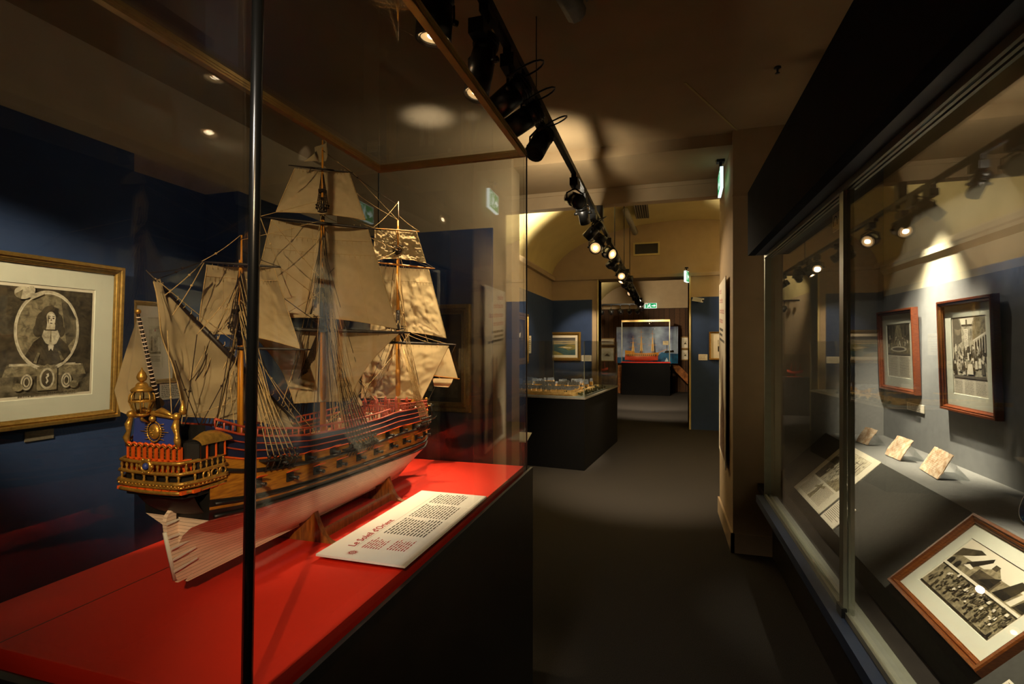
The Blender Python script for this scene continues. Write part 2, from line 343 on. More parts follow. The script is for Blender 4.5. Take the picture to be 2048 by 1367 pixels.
def cornice(x, s): return [(x,5.12,ZS-.05),(x+s*.07,5.12,ZS-.05),(x+s*.10,5.12,ZS),(x+s*.10,5.12,ZS+.02),(x,5.12,ZS+.03)]
struct(MB().prism(cornice(XL, 1), (0,4.88,0)).prism(cornice(XR, -1), (0,4.88,0)), 'trim_3', M['plaster'])
DL, DR, DT = -1.217, .444, 2.82
struct(MB().box((XL-.2, 10, 0), (DL, 10.45, 4)).box((DR, 10, 0), (XR+.2, 10.45, 4)).box((DL, 10, DT), (DR, 10.45, 4)), 'wall_end', M['plaster'])
struct(MB().prism([(XL,10,ZS-.05),(XL,9.93,ZS-.05),(XL,9.9,ZS),(XL,9.9,ZS+.02),(XL,10,ZS+.03)], (XR-XL,0,0)), 'trim_4', M['plaster'])
struct(MB().box((XL+.02, 9.98, 0), (-1.343, 10, 2.435)).box((DR+.035, 9.98, 0), (XR, 10, 2.435)), 'wall_end_dado', M['blue'])
struct(MB().box((DL-.02, 9.96, 0), (DL+.0, 10.47, DT)).box((DR, 9.97, 0), (DR+.03, 10.47, DT)), 'door_1', M['vault'])
struct(MB().box((XL-.2, 17.9, 2.78), (XR+.2, 18.1, 4.2)), 'wall_far', M['plaster'])
struct(B((XL-.2, 17.92, 0), (XR+.2, 18.1, 2.78)), 'wall_far_cladding', M['woodwall'])
struct(MB().box((XL, 17.75, 2.78), (XR, 17.92, 2.9)), 'trim_5', M['plaster'])
# ------------------------------------------------------------------ built-in wall showcase on the right
SX = .645
sc = thing('wall_showcase', (.9, 1.5, 0), 'long glazed wall showcase with grey interior and dark blue fascia on the right', 'showcase')
Y0, Y1 = -3.2, 3.75
B((.54, Y0, 2.15), (.585, Y1, 2.575)).build('fascia', M['navy_dark'], sc)
MB().box((.585, Y0, 2.15), (SX+.02, Y1, 2.17)).build('soffit', M['navy'], sc)
MB().box((.60, Y0, .488), (.66, Y1+.06, .535)).build('sill_lip', M['navy'], sc, 'dark blue lip under the window')
MB().box((.76, Y0, 0), (.80, FY-.02, .50)).box((.66, Y0, .488), (XW, FY-.02, .535)).build('plinth', M['black'], sc)
mb = MB().box((SX, Y0, .535), (SX+.012, Y1, .558)).box((SX+.012, Y0, .535), (SX+.075, Y1, .545)); mb.build('sill_rail', M['alu'], sc)
mb = MB()
for x in (SX-.006, SX+.012, SX+.030): mb.box((x, Y0, 2.128), (x+.010, Y1, 2.15))
mb.build('sliding_track', M['alu'], sc)
PY = 2.205
MB().box((SX-.004, PY-.022, .545), (SX+.034, PY+.022, 2.13)).build('glazing_post', M['alu'], sc)
MB().box((SX-.012, PY-.03, .535), (SX+.006, PY+.03, .57)).build('post_lock', M['dark'], sc)
MB().box((SX, Y1, .535), (SX+.03, Y1+.03, 2.15)).box((SX+.03, Y1+.01, .535), (SX+.06, Y1+.03, 2.15)).box((SX+.06, Y1, .535), (SX+.095, Y1+.03, 2.15)).build('end_post', M['alu'], sc)
B((SX+.018, PY+.022, .546), (SX+.024, Y1, 2.13)).build('glass_pane', M['glass'], sc)
B((SX+.008, Y0, .546), (SX+.014, PY-.022, 2.13)).build('glass_pane', M['glass'], sc)
LX, LZ, DX, DZ = 1.098, .93, .805, .63        # display ledge, sloped desk
YE = FY-.02
MB().box((LX, Y0, .535), (XW, YE, LZ)).build('ledge', M['fabric'], sc)
MB().prism([(DX,Y0,DZ),(LX,Y0,LZ),(LX,Y0,.535),(DX,Y0,.535)], (0,YE-Y0,0)).build('sloped_desk', M['fabric_shaded'], sc)
MB().box((SX+.1, YE-.02, .535), (XW, YE, 2.9)).build('end_panel', M['fabric'], sc)
dU = V((0, 1, 0)); dS = (V((LX,0,LZ))-V((DX,0,DZ))); dSn = dS.normalized(); dN = V((-dSn.z, 0, dSn.x))
DP = V((DX, 0, DZ))
# ------------------------------------------------------------------ ship vitrine
ZB = 1.055; GX, GL, GN, GF = -.54, -1.226, .56, 2.03; GT = 2.342
vc = thing('display_case', ((GX+GL)/2, (GN+GF)/2, 0), 'tall glass vitrine on a black plinth with red floor holding the sailing ship', 'display case')
MB().box((GL-.03, GN-.035, 0), (GX+.016, GF+.04, ZB-.035)).build('plinth', M['black'], vc)
MB().box((GL-.03, GN-.035, ZB-.035), (GX+.016, GN-.022, ZB-.012)).box((GX+.006, GN-.022, ZB-.035), (GX+.016, GF+.04, ZB-.012)).build('plinth_rim', M['dark'], vc)
MB().box((GL+.004, GN+.004, ZB-.034), (GX-.012, GF-.006, ZB)).build('red_floor', M['red'], vc, 'red painted board')
mb = MB().box((GL+.165, GN+.005, ZB-.0002), (GL+.167, GF-.01, ZB+.0004)); mb.build('floor_joint', M['black'], vc)
g = .006
B((GX-g, GN, ZB-.033), (GX, GF, GT)).build('glass_pane', M['glass'], vc)
B((GL, GN, ZB-.033), (GL+g, GF, GT)).build('glass_pane', M['glass'], vc)
B((GL+g, GN, ZB-.033), (GX-g, GN+g, GT)).build('glass_pane', M['glass'], vc)
B((GL+g, GF-g, ZB-.033), (GX-g, GF, GT)).build('glass_pane', M['glass'], vc)
B((GL+g, GN+g, GT-.004), (GX-g, GF-g, GT+.003)).build('top_pane', M['glass_dust'], vc)
mb = MB(); t = .021
for a, b in (((GX-t,GN,GT-t),(GX,GF,GT+.006)), ((GL,GN,GT-t),(GL+t,GF,GT+.006)), ((GL+t,GN,GT-t),(GX-t,GN+t,GT+.006)), ((GL+t,GF-t,GT-t),(GX-t,GF,GT+.006))):
    mb = B(a, b); lo_, hi_ = V(a), V(b); e = .0022
    for z in (.30, .62): zz = lerp(lo_.z, hi_.z, z); mb.box((lo_.x-e, lo_.y-e, zz-.0012), (hi_.x+e, hi_.y+e, zz+.0012))
    mb.build('top_rail', M['gold'], vc)
# dark corner strip with silicone edge at the near corner, slim polished edges elsewhere
c0 = V((GX-.008, GN+.008, ZB-.033)); c1 = V((GX+.008, GN+.008, GT-.02))
c1 = c1+V((.010, 0, 0)); MB().tube([c0, c1], .0075, 8).build('corner_strip', M['black2'], vc)
MB().bar(c0+V((-.009,.004,0)), c1+V((-.009,.004,0)), .002, .004, V((0,1,0))).build('corner_seal', M['dark'], vc)
for x, y in ((GX, GF), (GL, GF), (GL, GN)): B((x-.0025, y-.0025, ZB-.033), (x+.0025, y+.0025, GT)).build('glass_edge', M['dark'], vc)
# information board in front of the ship
zt = ZB+.016
q = [aZ(632,1107,zt), aZ(793,1148,zt), aZ(966,996,zt), aZ(850,976,zt)]
bd = thing('information_board', ((q[0]+q[2])/2).xy.to_3d()+V((0,0,ZB)), 'white information board with red title lying on the red vitrine floor', 'information board')
Wd = (q[3]-q[0]); Wd = V((0, (q[2]-q[1]).length, 0)); 
o0 = V(((q[0].x+q[3].x)/2, q[0].y, zt)); Ud = V(((q[1].x+q[2].x)/2-o0.x, 0, 0)); 
Wd = V((0, (q[3].y+q[2].y)/2-o0.y, 0))
MB().prism([o0, o0+Ud, o0+Ud+Wd, o0+Wd], (0,0,-.005)).build('board', M['white'], bd)
MB().box((o0.x+.03, o0.y+.05, ZB), (o0.x+.05, o0.y+Wd.y-.05, zt-.005)).box((o0.x+Ud.x-.05, o0.y+.05, ZB), (o0.x+Ud.x-.03, o0.y+Wd.y-.05, zt-.005)).build('support', M['black'], bd)
# text reads along +Y (u = Y), lines step towards +X
pc = Pic(o0+Ud+V((0,0,.0002)), Wd, -Ud); pc.rect(.01,.01,.99,.99,3,0)
pc.lines(.30,.14,.53,.66,13,0,3,.42,.035,.12); pc.lines(.55,.14,.77,.66,13,0,4,.42,.035,.12); pc.lines(.79,.22,.97,.66,11,0,5,.42,.035,.15)
pc.lines(.115,.44,.24,.66,7,1,6,.42,.03,.3); pc.lines(.125,.16,.25,.38,7,1,7,.42,.03,.3)
pc.rect(.12,.71,.93,.713,2)
for k in range(22):
    a = 2*PI*k/22; r1 = .075*(1 if k % 2 else .72); u, v = .055, .66; f = Ud.length/Wd.length
    pc.poly([(u+.035*f*math.cos(a-.09), v+.035*math.sin(a-.09)*1), (u+r1*f*math.cos(a), v+r1*math.sin(a)), (u+.035*f*math.cos(a+.09), v+.035*math.sin(a+.09))], 1, pc.k)
pc.ring(.055,.66,.026*f,.026,.008*f,.008,1); pc.ring(.055,.66,.009*f,.009,.006*f,.006,1)
pc.mb.build('printed_text', [M['ink'], M['inkred'], M['inkgrey'], M['white']], bd)
def words(txt, size, p, ux, vy, m, parent, name, ext=.0003):
    cu = bpy.data.curves.new(name, 'FONT'); cu.body = txt; cu.size = size; cu.extrude = ext
    o = bpy.data.objects.new(name, cu); COL.objects.link(o)
    dg = bpy.context.evaluated_depsgraph_get(); me = bpy.data.meshes.new_from_object(o.evaluated_get(dg)); bpy.data.objects.remove(o)
    ux = V(ux).normalized(); vy = V(vy).normalized(); nn = ux.cross(vy)
    for v_ in me.vertices: c = v_.co.copy(); v_.co = V(p)+ux*c.x+vy*c.y+nn*(c.z+.0004)
    me.materials.clear(); me.materials.append(m); o = bpy.data.objects.new(name, me); COL.objects.link(o)
    if parent: o.parent = parent; o.matrix_parent_inverse = parent.matrix_basis.inverted()
    return o
words("Le Soleil d'Orient", .027, pc.P(.115,.735), Wd, -Ud, M['inkred'], bd, 'title_text')
# ------------------------------------------------------------------ pictures on the left wall
def left_rect(px0, px1, yt, yb, X, at='r'):
    # rectangle on a wall X = const seen from pixel columns px0..px1; heights measured at the right edge
    a = aX(px0, 690, X); b = aX(px1, 690, X); zt_ = aX(px1 if at == 'r' else px0, yt, X).z; zb_ = aX(px1 if at == 'r' else px0, yb, X).z
    return V((X, a.y, zb_)), V((0, b.y-a.y, 0)), V((0, 0, zt_-zb_))
p0, U, W = left_rect(-104, 232, 536, 832, XA)
p0.x += .004; W = W+V((.035, 0, 0))
def portrait(p):
    p.rect(.03,.03,.97,.97,1)
    p.rect(.03,.03,.97,.2,2); p.poly([(.08,.2),(.92,.2),(.88,.30),(.12,.30)],3); p.rect(.14,.29,.86,.31,4)
    p.rect(.80,.3,.97,.97,5); p.poly([(.70,.97),(.97,.97),(.97,.62),(.86,.80)],5); p.rect(.03,.6,.16,.97,5)
    for k in range(9): p.poly([(.82+.015*k,.97),(.835+.015*k,.97),(.85+.012*k,.35),(.842+.012*k,.35)], 1 if k % 2 else 5)
    p.ring(.5,.60,.300,.325,.028,.032,4); p.ring(.5,.60,.303,.328,.006,.007,0)
    p.ell(.5,.60,.30,.325,3,40); p.poly([(.70,.45),(.79,.55),(.79,.72),(.70,.85),(.62,.90)],2); p.poly([(.22,.52),(.33,.60),(.34,.86),(.26,.78),(.21,.66)],3)
    # a seated gentleman in a wig and lace collar, as generic shapes
    p.poly([(.28,.38),(.36,.50),(.44,.555),(.6,.555),(.70,.48),(.745,.40),(.66,.315),(.5,.283),(.36,.31)],5)
    p.ell(.515,.725,.095,.10,5); p.ell(.435,.655,.065,.11,5); p.ell(.60,.655,.055,.10,5); p.ell(.40,.60,.05,.06,5); p.ell(.63,.60,.04,.055,5)
    p.poly([(.475,.60),(.565,.60),(.57,.66),(.47,.66)],4); p.ell(.523,.705,.050,.066,4); p.ell(.53,.705,.034,.05,0); p.poly([(.485,.69),(.50,.66),(.505,.72),(.49,.74)],3); p.poly([(.46,.74),(.50,.775),(.56,.765),(.585,.73),(.60,.80),(.52,.825),(.44,.79)],5)
    p.ell(.455,.67,.028,.085,5,18); p.ell(.592,.67,.026,.082,5,18)
    p.poly([(.455,.605),(.595,.605),(.62,.55),(.585,.485),(.53,.465),(.475,.49),(.435,.55)],4); p.poly([(.47,.612),(.575,.612),(.585,.600),(.46,.600)],5); p.poly([(.52,.60),(.53,.60),(.535,.50),(.515,.50)],3); p.poly([(.50,.47),(.56,.47),(.55,.42),(.53,.44),(.51,.42)],0)
    for u in (.503,.546): p.ell(u,.712,.011,.006,5,10)
    p.poly([(.495,.727),(.515,.727),(.515,.732),(.495,.732)],5); p.poly([(.535,.727),(.557,.727),(.557,.732),(.535,.732)],5)
    p.poly([(.522,.715),(.529,.69),(.518,.688)],3); p.poly([(.508,.672),(.538,.672),(.530,.665),(.515,.665)],5)
    p.poly([(.36,.32),(.40,.41),(.42,.40),(.39,.31)],3); p.poly([(.64,.33),(.60,.42),(.62,.42),(.67,.34)],3)
    # pedestal with shield and scrolls, cherub at the upper left
    p.rect(.40,.07,.60,.28,3); p.ell(.5,.175,.075,.095,4); p.ell(.5,.175,.058,.075,2)
    p.poly([(.49,.215),(.515,.22),(.52,.195),(.50,.18),(.515,.15),(.495,.125),(.485,.14),(.498,.155),(.485,.185),(.50,.2)],0)
    p.poly([(.43,.27),(.57,.27),(.59,.30),(.54,.285),(.5,.305),(.46,.285),(.41,.30)],3)
    for s in (-1, 1):
        p.ell(.5+s*.2,.15,.055,.07,4); p.ell(.5+s*.2,.15,.04,.052,5); p.ring(.5+s*.2,.15,.02,.03,.012,.016,4); p.ell(.5+s*.28,.11,.05,.035,3)
    p.ell(.24,.92,.08,.055,4); p.ell(.32,.945,.035,.04,4); p.poly([(.28,.90),(.42,.945),(.44,.92),(.33,.87)],4); p.poly([(.16,.90),(.24,.95),(.22,.86)],3)
    p.lines(.2,.035,.8,.055,1,5,4,.6,.03,.02)
framed('portrait_engraving', 'large gilt-framed oval portrait engraving on the navy wall at far left', 'framed print', p0, U, W, .042, .03, 'frame_gold', .085, portrait,
       ['paper', 'eng3', 'eng1', 'eng5', 'eng4', 'eng3'])
q = aX(48, 866, XA); q2 = aX(106, 861, XA); q3 = aX(48, 877, XA)
caption('small dark caption card below the oval portrait engraving', (XA+.001, q.y, q3.z-.015), (0, q2.y-q.y, 0), (0, 0, .045), 3, 5, matn='inkgrey')
# print with a standing costume figure, in the wall niche behind the flag
p0, U, W = left_rect(262, 352, 607, 764, XB)
def costume(p):
    p.rect(.08,.30,.92,.84,1); p.rect(.08,.28,.92,.32,3)
    p.poly([(.40,.34),(.62,.34),(.58,.56),(.56,.66),(.46,.66),(.43,.56)],2); p.ell(.51,.70,.045,.045,4,14); p.poly([(.47,.73),(.55,.73),(.51,.80)],5)
    p.poly([(.2,.34),(.34,.34),(.32,.56),(.24,.56)],3); p.ell(.28,.6,.04,.035,3,12); p.poly([(.7,.34),(.84,.34),(.82,.62),(.72,.62)],4)
    p.lines(.1,.12,.9,.24,4,3,3,.4,.06,.1)
framed('costume_print', 'wood-framed print of a robed figure in the niche behind the ship flag', 'framed print', p0, U, W, .028, .02, 'frame_oak', .07, costume,
       ['paper', 'eng4', 'eng2', 'eng5', 'paper', 'inkred'], mount='card')
a = aX(318, 800, XB); b = aX(362, 797, XB); c = aX(318, 767, XB)
caption('cream text card under the robed figure print in the niche', (XB+.001, a.y, a.z), (0, b.y-a.y, 0), (0, 0, c.z-a.z), 7, 9)
# large dark gilt-framed painting on the end wall behind the ship
YW = FY-.026
a = aY(943, 608, YW); b = aY(943, 824, YW)
def darkman(p):
    p.rect(.06,.05,.94,.22,2); p.poly([(.30,.40),(.62,.40),(.66,.62),(.58,.80),(.38,.80),(.29,.62)],3); p.ell(.48,.86,.06,.065,4,18); p.ell(.48,.89,.075,.06,3,18)
    p.poly([(.36,.12),(.42,.12),(.45,.40),(.37,.42)],4); p.poly([(.50,.10),(.56,.10),(.59,.42),(.50,.42)],4); p.poly([(.33,.09),(.43,.09),(.43,.13),(.36,.14)],3); p.poly([(.48,.07),(.60,.07),(.57,.12),(.50,.12)],3)
    p.poly([(.62,.6),(.80,.48),(.82,.52),(.64,.70)],3); p.ell(.82,.5,.03,.025,4,12); p.poly([(.7,.2),(.9,.2),(.88,.46),(.74,.44)],2); p.poly([(.05,.95),(.4,.95),(.2,.55),(.05,.5)],2)
framed('dark_portrait_painting', 'big dark oil painting of a standing man in wide gilt frame behind the ship bow', 'painting', (a.x-.80, YW, b.z), (.80,0,0), (0,0,a.z-b.z), .085, .05, 'frame_gold', 0, darkman,
       ['dusk', 'ink', 'eng3', 'ink', 'eng2'], glaze=False)
caption('cream caption card left of the dark standing man painting', (a.x-1.02, YW-.0, b.z+.3), (.13,0,0), (0,0,.09), 5, 11)
# ------------------------------------------------------------------ second room pictures
def seascape(p):
    p.rect(0,.62,1,1,1); p.rect(0,.84,1,1,2); p.poly([(0,0),(1,0),(1,.60),(.6,.64),(0,.6)],3)
    p.poly([(0,0),(.55,0),(.42,.10),(.2,.20),(0,.27)],4); p.poly([(.22,.44),(.5,.52),(.75,.62),(1,.58),(1,.34),(.72,.26),(.6,.36),(.4,.42)],4)
    p.poly([(.3,.455),(.55,.47),(.7,.42),(.9,.43),(.78,.37),(.62,.40)],5); p.lines(.5,.40,.85,.48,5,6,3,.5,.03,.3); p.poly([(.1,.70),(.5,.66),(1,.72),(1,.64),(.5,.62),(0,.64)],5)
a = aY(1093, 664, 9.98); b = aY(1162, 721, 9.98)
M['sea'] = mat('painted_teal_sea', (64,98,100), .5, 0, .2, 6, 0, 1, .4, (40,66,74), (1,1,4)); M['sky1'] = mat('painted_grey_sky', (150,146,128), .5, 0, .2, 5, 0, 1, .3, (92,92,92), (1,1,3))
M['sky2'] = mat('painted_dark_cloud', (92,88,84), .5, 0, .2, 5, 0, 1, .3); M['land'] = mat('painted_green_land', (150,130,72), .5, 0, .3, 8, 0, 1, .3, (96,100,56)); M['sand'] = mat('painted_pale_sand', (206,180,128), .5, 0, .2, 9)
framed('bay_painting', 'gilt-framed painting of a river bay on the navy wall of the second room', 'painting', (a.x, 9.98, b.z), (b.x-a.x,0,0), (0,0,a.z-b.z), .06, .045, 'frame_gold', .05, seascape,
       ['sky1', 'sky1', 'sky2', 'sea', 'land', 'sand', 'paper'], glaze=False, mount='card')
a = aY(1163, 712, 9.975); b = aY(1183, 722, 9.975); caption('small cream card right of the river bay painting', (a.x, 9.979, b.z), (b.x-a.x,0,0), (0,0,a.z-b.z+.02), 4, 3)
p0, U, W = left_rect(1021, 1051, 628, 727, XL+.02)
def gentleman(p):
    p.ell(.5,.55,.36,.4,1); p.poly([(.2,.12),(.8,.12),(.7,.42),(.58,.52),(.42,.52),(.3,.42)],2); p.ell(.5,.66,.11,.13,3); p.ell(.5,.74,.14,.1,2)
framed('gilt_portrait', 'upright gilt-framed portrait on the left wall of the second room', 'painting', p0, U, W, .10, .06, 'frame_gold', 0, gentleman, ['dusk', 'eng3', 'ink', 'paper'], glaze=False)
p1, U1, W1 = left_rect(1054, 1062, 671, 706, XL+.02); caption('pale text panel beside the upright gilt portrait', p1, U1, W1, 7, 8)
a = aY(1418, 663, 9.98); b = aY(1418, 719, 9.98); h = a.z-b.z
def smallsea(p): p.rect(.0,.45,1,1,1); p.rect(0,0,1,.45,2); p.poly([(.4,.4),(.7,.4),(.62,.8),(.5,.8)],3)
framed('harbour_print', 'gold-framed print with wide cream mount on the navy wall beside the pillar', 'framed print', (a.x, 9.98, b.z), (.52,0,0), (0,0,h), .03, .03, 'frame_gold', .12, smallsea, ['paper', 'eng4', 'eng3', 'eng5'], glaze=False, mount='card')
a = aY(1397, 708, 9.98); b = aY(1415, 720, 9.98); caption('cream card left of the gold-framed print by the pillar', (a.x, 9.979, b.z), (b.x-a.x,0,0), (0,0,a.z-b.z), 5, 4)
# security camera above the navy panel
a = aY(1396, 599, 9.9); r = thing('security_camera', a, 'white security camera on top of the navy panel right of the doorway', 'camera')
MB().obox(a, V((.075,-.05,-.02)), V((.02,.03,0)), V((.012,0,.035))).build('housing', M['white'], r); MB().tube([a+V((0,.02,0)), a+V((.0,.10,-.05))], .014).build('bracket', M['dark'], r); MB().tube([a+V((.075,-.05,-.02)), a+V((.09,-.06,-.024))], .02).build('lens', M['black'], r)
# hanging text banner on the pillar flank
r = thing('text_banner', (PX-.01, 4.6, .5), 'tall printed banner with red heading lines on the corridor side of the pillar', 'banner')
b0 = aX(1441, 690, PX).y; b1 = aX(1459, 690, PX).y; zt1 = aX(1458, 552, PX).z; zb1 = aX(1458, 938, PX).z
Q = [V((PX-.012, b0, zb1+.05)), V((PX-.03, b1, zb1)), V((PX-.03, b1, zt1)), V((PX-.012, b0, zt1-.0))]
MB().prism(Q, (.006,0,0)).build('panel', M['card'], r)
pc = Pic(Q[0]-V((.0006,0,0)), Q[1]-Q[0], Q[3]-Q[0]); pc.rect(.01,.005,.99,.995,4,0)
for k, (y, a, b) in enumerate(((.955,.12,.42),(.90,.12,.60),(.84,.12,.78),(.785,.12,.60))):
    R = random.Random(k+3); u = a
    while u < b:
        w_ = .04+.02*R.random(); hh = .011*(1.5 if R.random() < .3 else 1)
        pc.rect(u, y-.011, u+w_*.35, y+hh, 0, 1); pc.rect(u+w_*.45, y-.011, u+w_*.75, y-.004, 0, 1); pc.rect(u+w_*.45, y+.003, u+w_*.8, y+.010, 0, 1); u += w_+.015
pc.lines(.12,.66,.86,.75,3,1,5,.5,.07,.4)
pc.poly([(.12,.03),(.9,.03),(.86,.30),(.70,.36),(.68,.56),(.60,.60),(.52,.36),(.5,.55),(.44,.58),(.40,.30),(.2,.22)],2,2)
for k in range(16): pc.poly([(.2+.045*k,.05),(.21+.045*k,.05),(.25+.035*k,.3+.02*(k % 4)),(.245+.035*k,.3+.02*(k % 4))],3,3)
M['banner_art'] = engrave('banner_artwork', (70,54,52), (150,124,104), 16, 120, .5, .2)
pc.mb.build('printed_text', [M['inkred'], M['ink'], M['banner_art'], M['ink'], M['card']], r)
# ------------------------------------------------------------------ exit signs
def exit_sign(label, c, ux, hw, hh, th, hang=None, flip=1, name='exit_sign'):
    ux = V(ux).normalized(); c = V(c); r = thing(name, c, label, 'exit sign', None); nn = ux.cross(UP)
    MB().obox(c, ux*hw, UP*hh, nn*th).build('light_box', M['exit_white'], r)
    for sd in ((1, -1) if hang else (1,)):
        pc = Pic(c-ux*hw*sd-UP*hh+nn*(th+.0005)*sd, ux*2*hw*sd, UP*2*hh); pc.rect(.03,.05,.97,.97,0)
        x = lambda u: u if flip*sd > 0 else 1-u
        pc.poly([(x(.60),.42),(x(.76),.42),(x(.76),.26),(x(.94),.5),(x(.76),.74),(x(.76),.58),(x(.60),.58)],1)
        pc.rect(min(x(.08),x(.30)),.12,max(x(.08),x(.30)),.88,1); pc.rect(min(x(.12),x(.26)),.12,max(x(.12),x(.26)),.82,0)
        pc.ell(x(.44),.80,.04,.08,1,12); pc.poly([(x(.38),.72),(x(.47),.70),(x(.44),.44),(x(.52),.30),(x(.56),.16),(x(.51),.14),(x(.46),.27),(x(.38),.38),(x(.30),.20),(x(.26),.24),(x(.34),.46)],1)
        pc.poly([(x(.47),.68),(x(.56),.56),(x(.54),.52),(x(.45),.62)],1)
        pc.mb.build('pictogram', [M['exit'], M['exit_white']], r)
    if hang: MB().tube([c+UP*hh, hang], .012).box(V(hang)-V((.03,.03,.012)), V(hang)+V((.03,.03,.012))).build('hanger', M['lampblack'], r)
    return r
a = aX(1441, 365, .445); e1 = exit_sign('green running man exit sign hung from the beam beside the pillar', a, (.04,1,0), .15, .085, .012, (a.x, a.y, 3.06), 1)
a = aY(1301, 611, 17.7); exit_sign('far green exit sign above the doorway of the third room', a, (1,0,0), .20, .085, .02, None, 1)
a = aY(1373, 553, 9.85); exit_sign('small green exit sign seen edge-on above the second room doorway', a, (.3,1,0), .10, .10, .02, (a.x, a.y, a.z+.16), 1)
# ------------------------------------------------------------------ ceiling track and its spotlights
TX, TZ = -.60, 2.74
tr = thing('lighting_track', (TX, 5, TZ), 'long black lighting track running along the ceiling towards the far rooms', 'lighting track')
MB().box((TX-.018, -1.5, TZ), (TX+.018, 14.9, TZ+.034)).build('rail', M['lampblack'], tr)
MB().box((TX-.006, -1.5, TZ-.002), (TX+.006, 14.9, TZ+.001)).build('rail_slot', M['dark'], tr)
for y in (-.5, 1.3, 2.44): MB().tube([(TX, y, TZ+.03), (TX, y, 3.16)], .0025).build('suspension_rod', M['lampblack'], tr)
for y in (5.06,): B((TX-.03, y-.04, TZ+.03), (TX+.03, y+.04, 2.912)).build('suspension_rod', M['lampblack'], tr)
for y in (6.6, 8.2, 9.6): MB().tube([(TX, y, TZ+.03), (TX, y, 3.8)], .006).build('suspension_rod', M['lampblack'], tr)
def spotlight(label, at, aim, L=.15, r=.043, lens='lens_dim', watt=0, ang=40, blend=.5, off=(0,0,-.17), col=(1,.80,.55), box=True, loop=0, group='spotlights on the ceiling track', size=.03, kelvin=None):
    at = V(at); aim = V(aim); h = at+V(off); d = (aim-h).normalized(); o = thing('track_spotlight', at, label, 'spotlight', group)
    MB().box(at-V((.017,.055,.028)), at+V((.017,.055,.002))).build('adapter', M['lampblack'], o)
    sd = d.cross(UP); sd = (sd if sd.length > .05 else V((1,0,0))).normalized(); up = sd.cross(d)
    rr = r+.012; k = h-d*.0
    mb = MB().tube([at-V((0,0,.025)), (at+h)/2+V((0,0,r*.9)), h+UP*(rr+.02)], .008, 6)
    arc = [h+sd*rr*1.02, h+sd*rr*1.02+UP*(rr*.75), h+UP*(rr+.02), h-sd*rr*1.02+UP*(rr*.75), h-sd*rr*1.02]
    mb.tube(arc, .006, 6); mb.tube([h+sd*(rr-.012), h+sd*(rr+.016)], .011, 8); mb.tube([h-sd*(rr-.012), h-sd*(rr+.016)], .011, 8); mb.build('yoke', M['lampblack'], o)
    b = h-d*L*.5
    mb = MB().lathe([(r*.55,0),(r*.9,.006),(r*.96,L*.30),(r*.9,L*.31),(r*.9,L*.35),(r,L*.36),(r,L),(r*.9,L),(r*.86,L-.018),(.001,L-.019)], b, d, 18)
    for i in range(3): mb.lathe([(r*.96,0),(r*1.05,0),(r*1.05,.004),(r*.96,.004)], b+d*(.012+.012*i), d, 18, caps=False)
    mb.build('housing', M['lampblack'], o)
    mb = MB().lathe([(.001,0),(r*.84,0)], b+d*(L-.012), d, 18, caps=False)
    mb.build('lens', M[lens], o)
    if lens == 'lens': MB().lathe([(.001,.003),(r*.30,.002),(r*.34,0)], b+d*(L-.011), d, 14, caps=False).build('bulb', M['bulb'], o)
    MB().lathe([(r*.72,.0),(r*.78,.004),(r*.72,.004)], b+d*(L-.008), d, 18, caps=False).build('lens_ring', M['dark'], o)
    if box: MB().obox(h+UP*(rr+.055)-d.cross(UP).cross(UP)*0, V((.028,0,0)), V((0,.06,0)), V((0,0,.026))).build('gear_box', M['lampblack'], o)
    if loop:
        c = at+V((.02,0,-.03)); MB().tube([c+V((loop*.10*math.sin(PI*i/10)*1.2, .10*math.cos(PI*i/10)-.02, -.03-.10*i/10+.05*math.sin(PI*i/10))) for i in range(11)], .004, 5).build('cable', M['lampblack'], o)
    if watt:
        l = bpy.data.lights.new('spot_beam', 'SPOT'); l.energy = watt; l.spot_size = math.radians(ang); l.spot_blend = blend; l.color = col; l.shadow_soft_size = size
        lo = bpy.data.objects.new('spot_beam', l); COL.objects.link(lo); lo.location = b+d*(L+.004); lo.rotation_euler = (-d).to_track_quat('Z', 'Y').to_euler()
        lo.parent = o; lo.matrix_parent_inverse = o.matrix_basis.inverted()
    return o
def ty(px): # position along the track seen at pixel column px
    cz = 1068.1*.6/(1328-px); return (cz-.2845*.6)/.9587
SB = V((-.88, 1.55, 1.35))
# the lamp over the vitrine: a big can hanging off the track
spotlight('big can spotlight with glowing ring hanging just above the vitrine top', (TX, 1.46, TZ), (-.89, 1.70, 1.2), .17, .062, 'lens', 82, 48, 1.0, (-.150, .14, -.06), (1,.72,.42), size=.02)
spotlight('long black spotlight hanging at the near end of the ceiling track', (TX, 1.73, TZ), (-.76, 1.35, 1.1), .24, .045, 'lens', 5, 30, .7, (-.02,-.02,-.20), (1,.72,.42))
spotlight('first of the three looped-cable spotlights beyond the vitrine corner', (TX, ty(1022), TZ), (-2.0, 1.9, 1.5), .17, .05, 'lens_off', 0, loop=1)
spotlight('middle of the three looped-cable spotlights beyond the vitrine corner', (TX, ty(1050), TZ), (-2.4, 2.2, 1.6), .17, .05, 'lens_dim', 22, 44, .8, loop=1)
spotlight('last of the three looped-cable spotlights beyond the vitrine corner', (TX, ty(1080), TZ), (-.92, 1.74, 1.45), .17, .05, 'lens_off', 120, 36, .9, loop=1, col=(1,.72,.42))
spotlight('barn-door spotlight at the arch, left one of the pair', (TX, ty(1150), TZ), (-1.5, 4.9, 3.3), .17, .05, 'lens_off', 26, 170, 1.0, col=(1,.88,.66))
spotlight('spotlight at the arch, right one of the pair with bright rim', (TX, ty(1166), TZ), (-.2, 6.1, 0), .17, .042, 'lens_dim', 260, 62, .9)
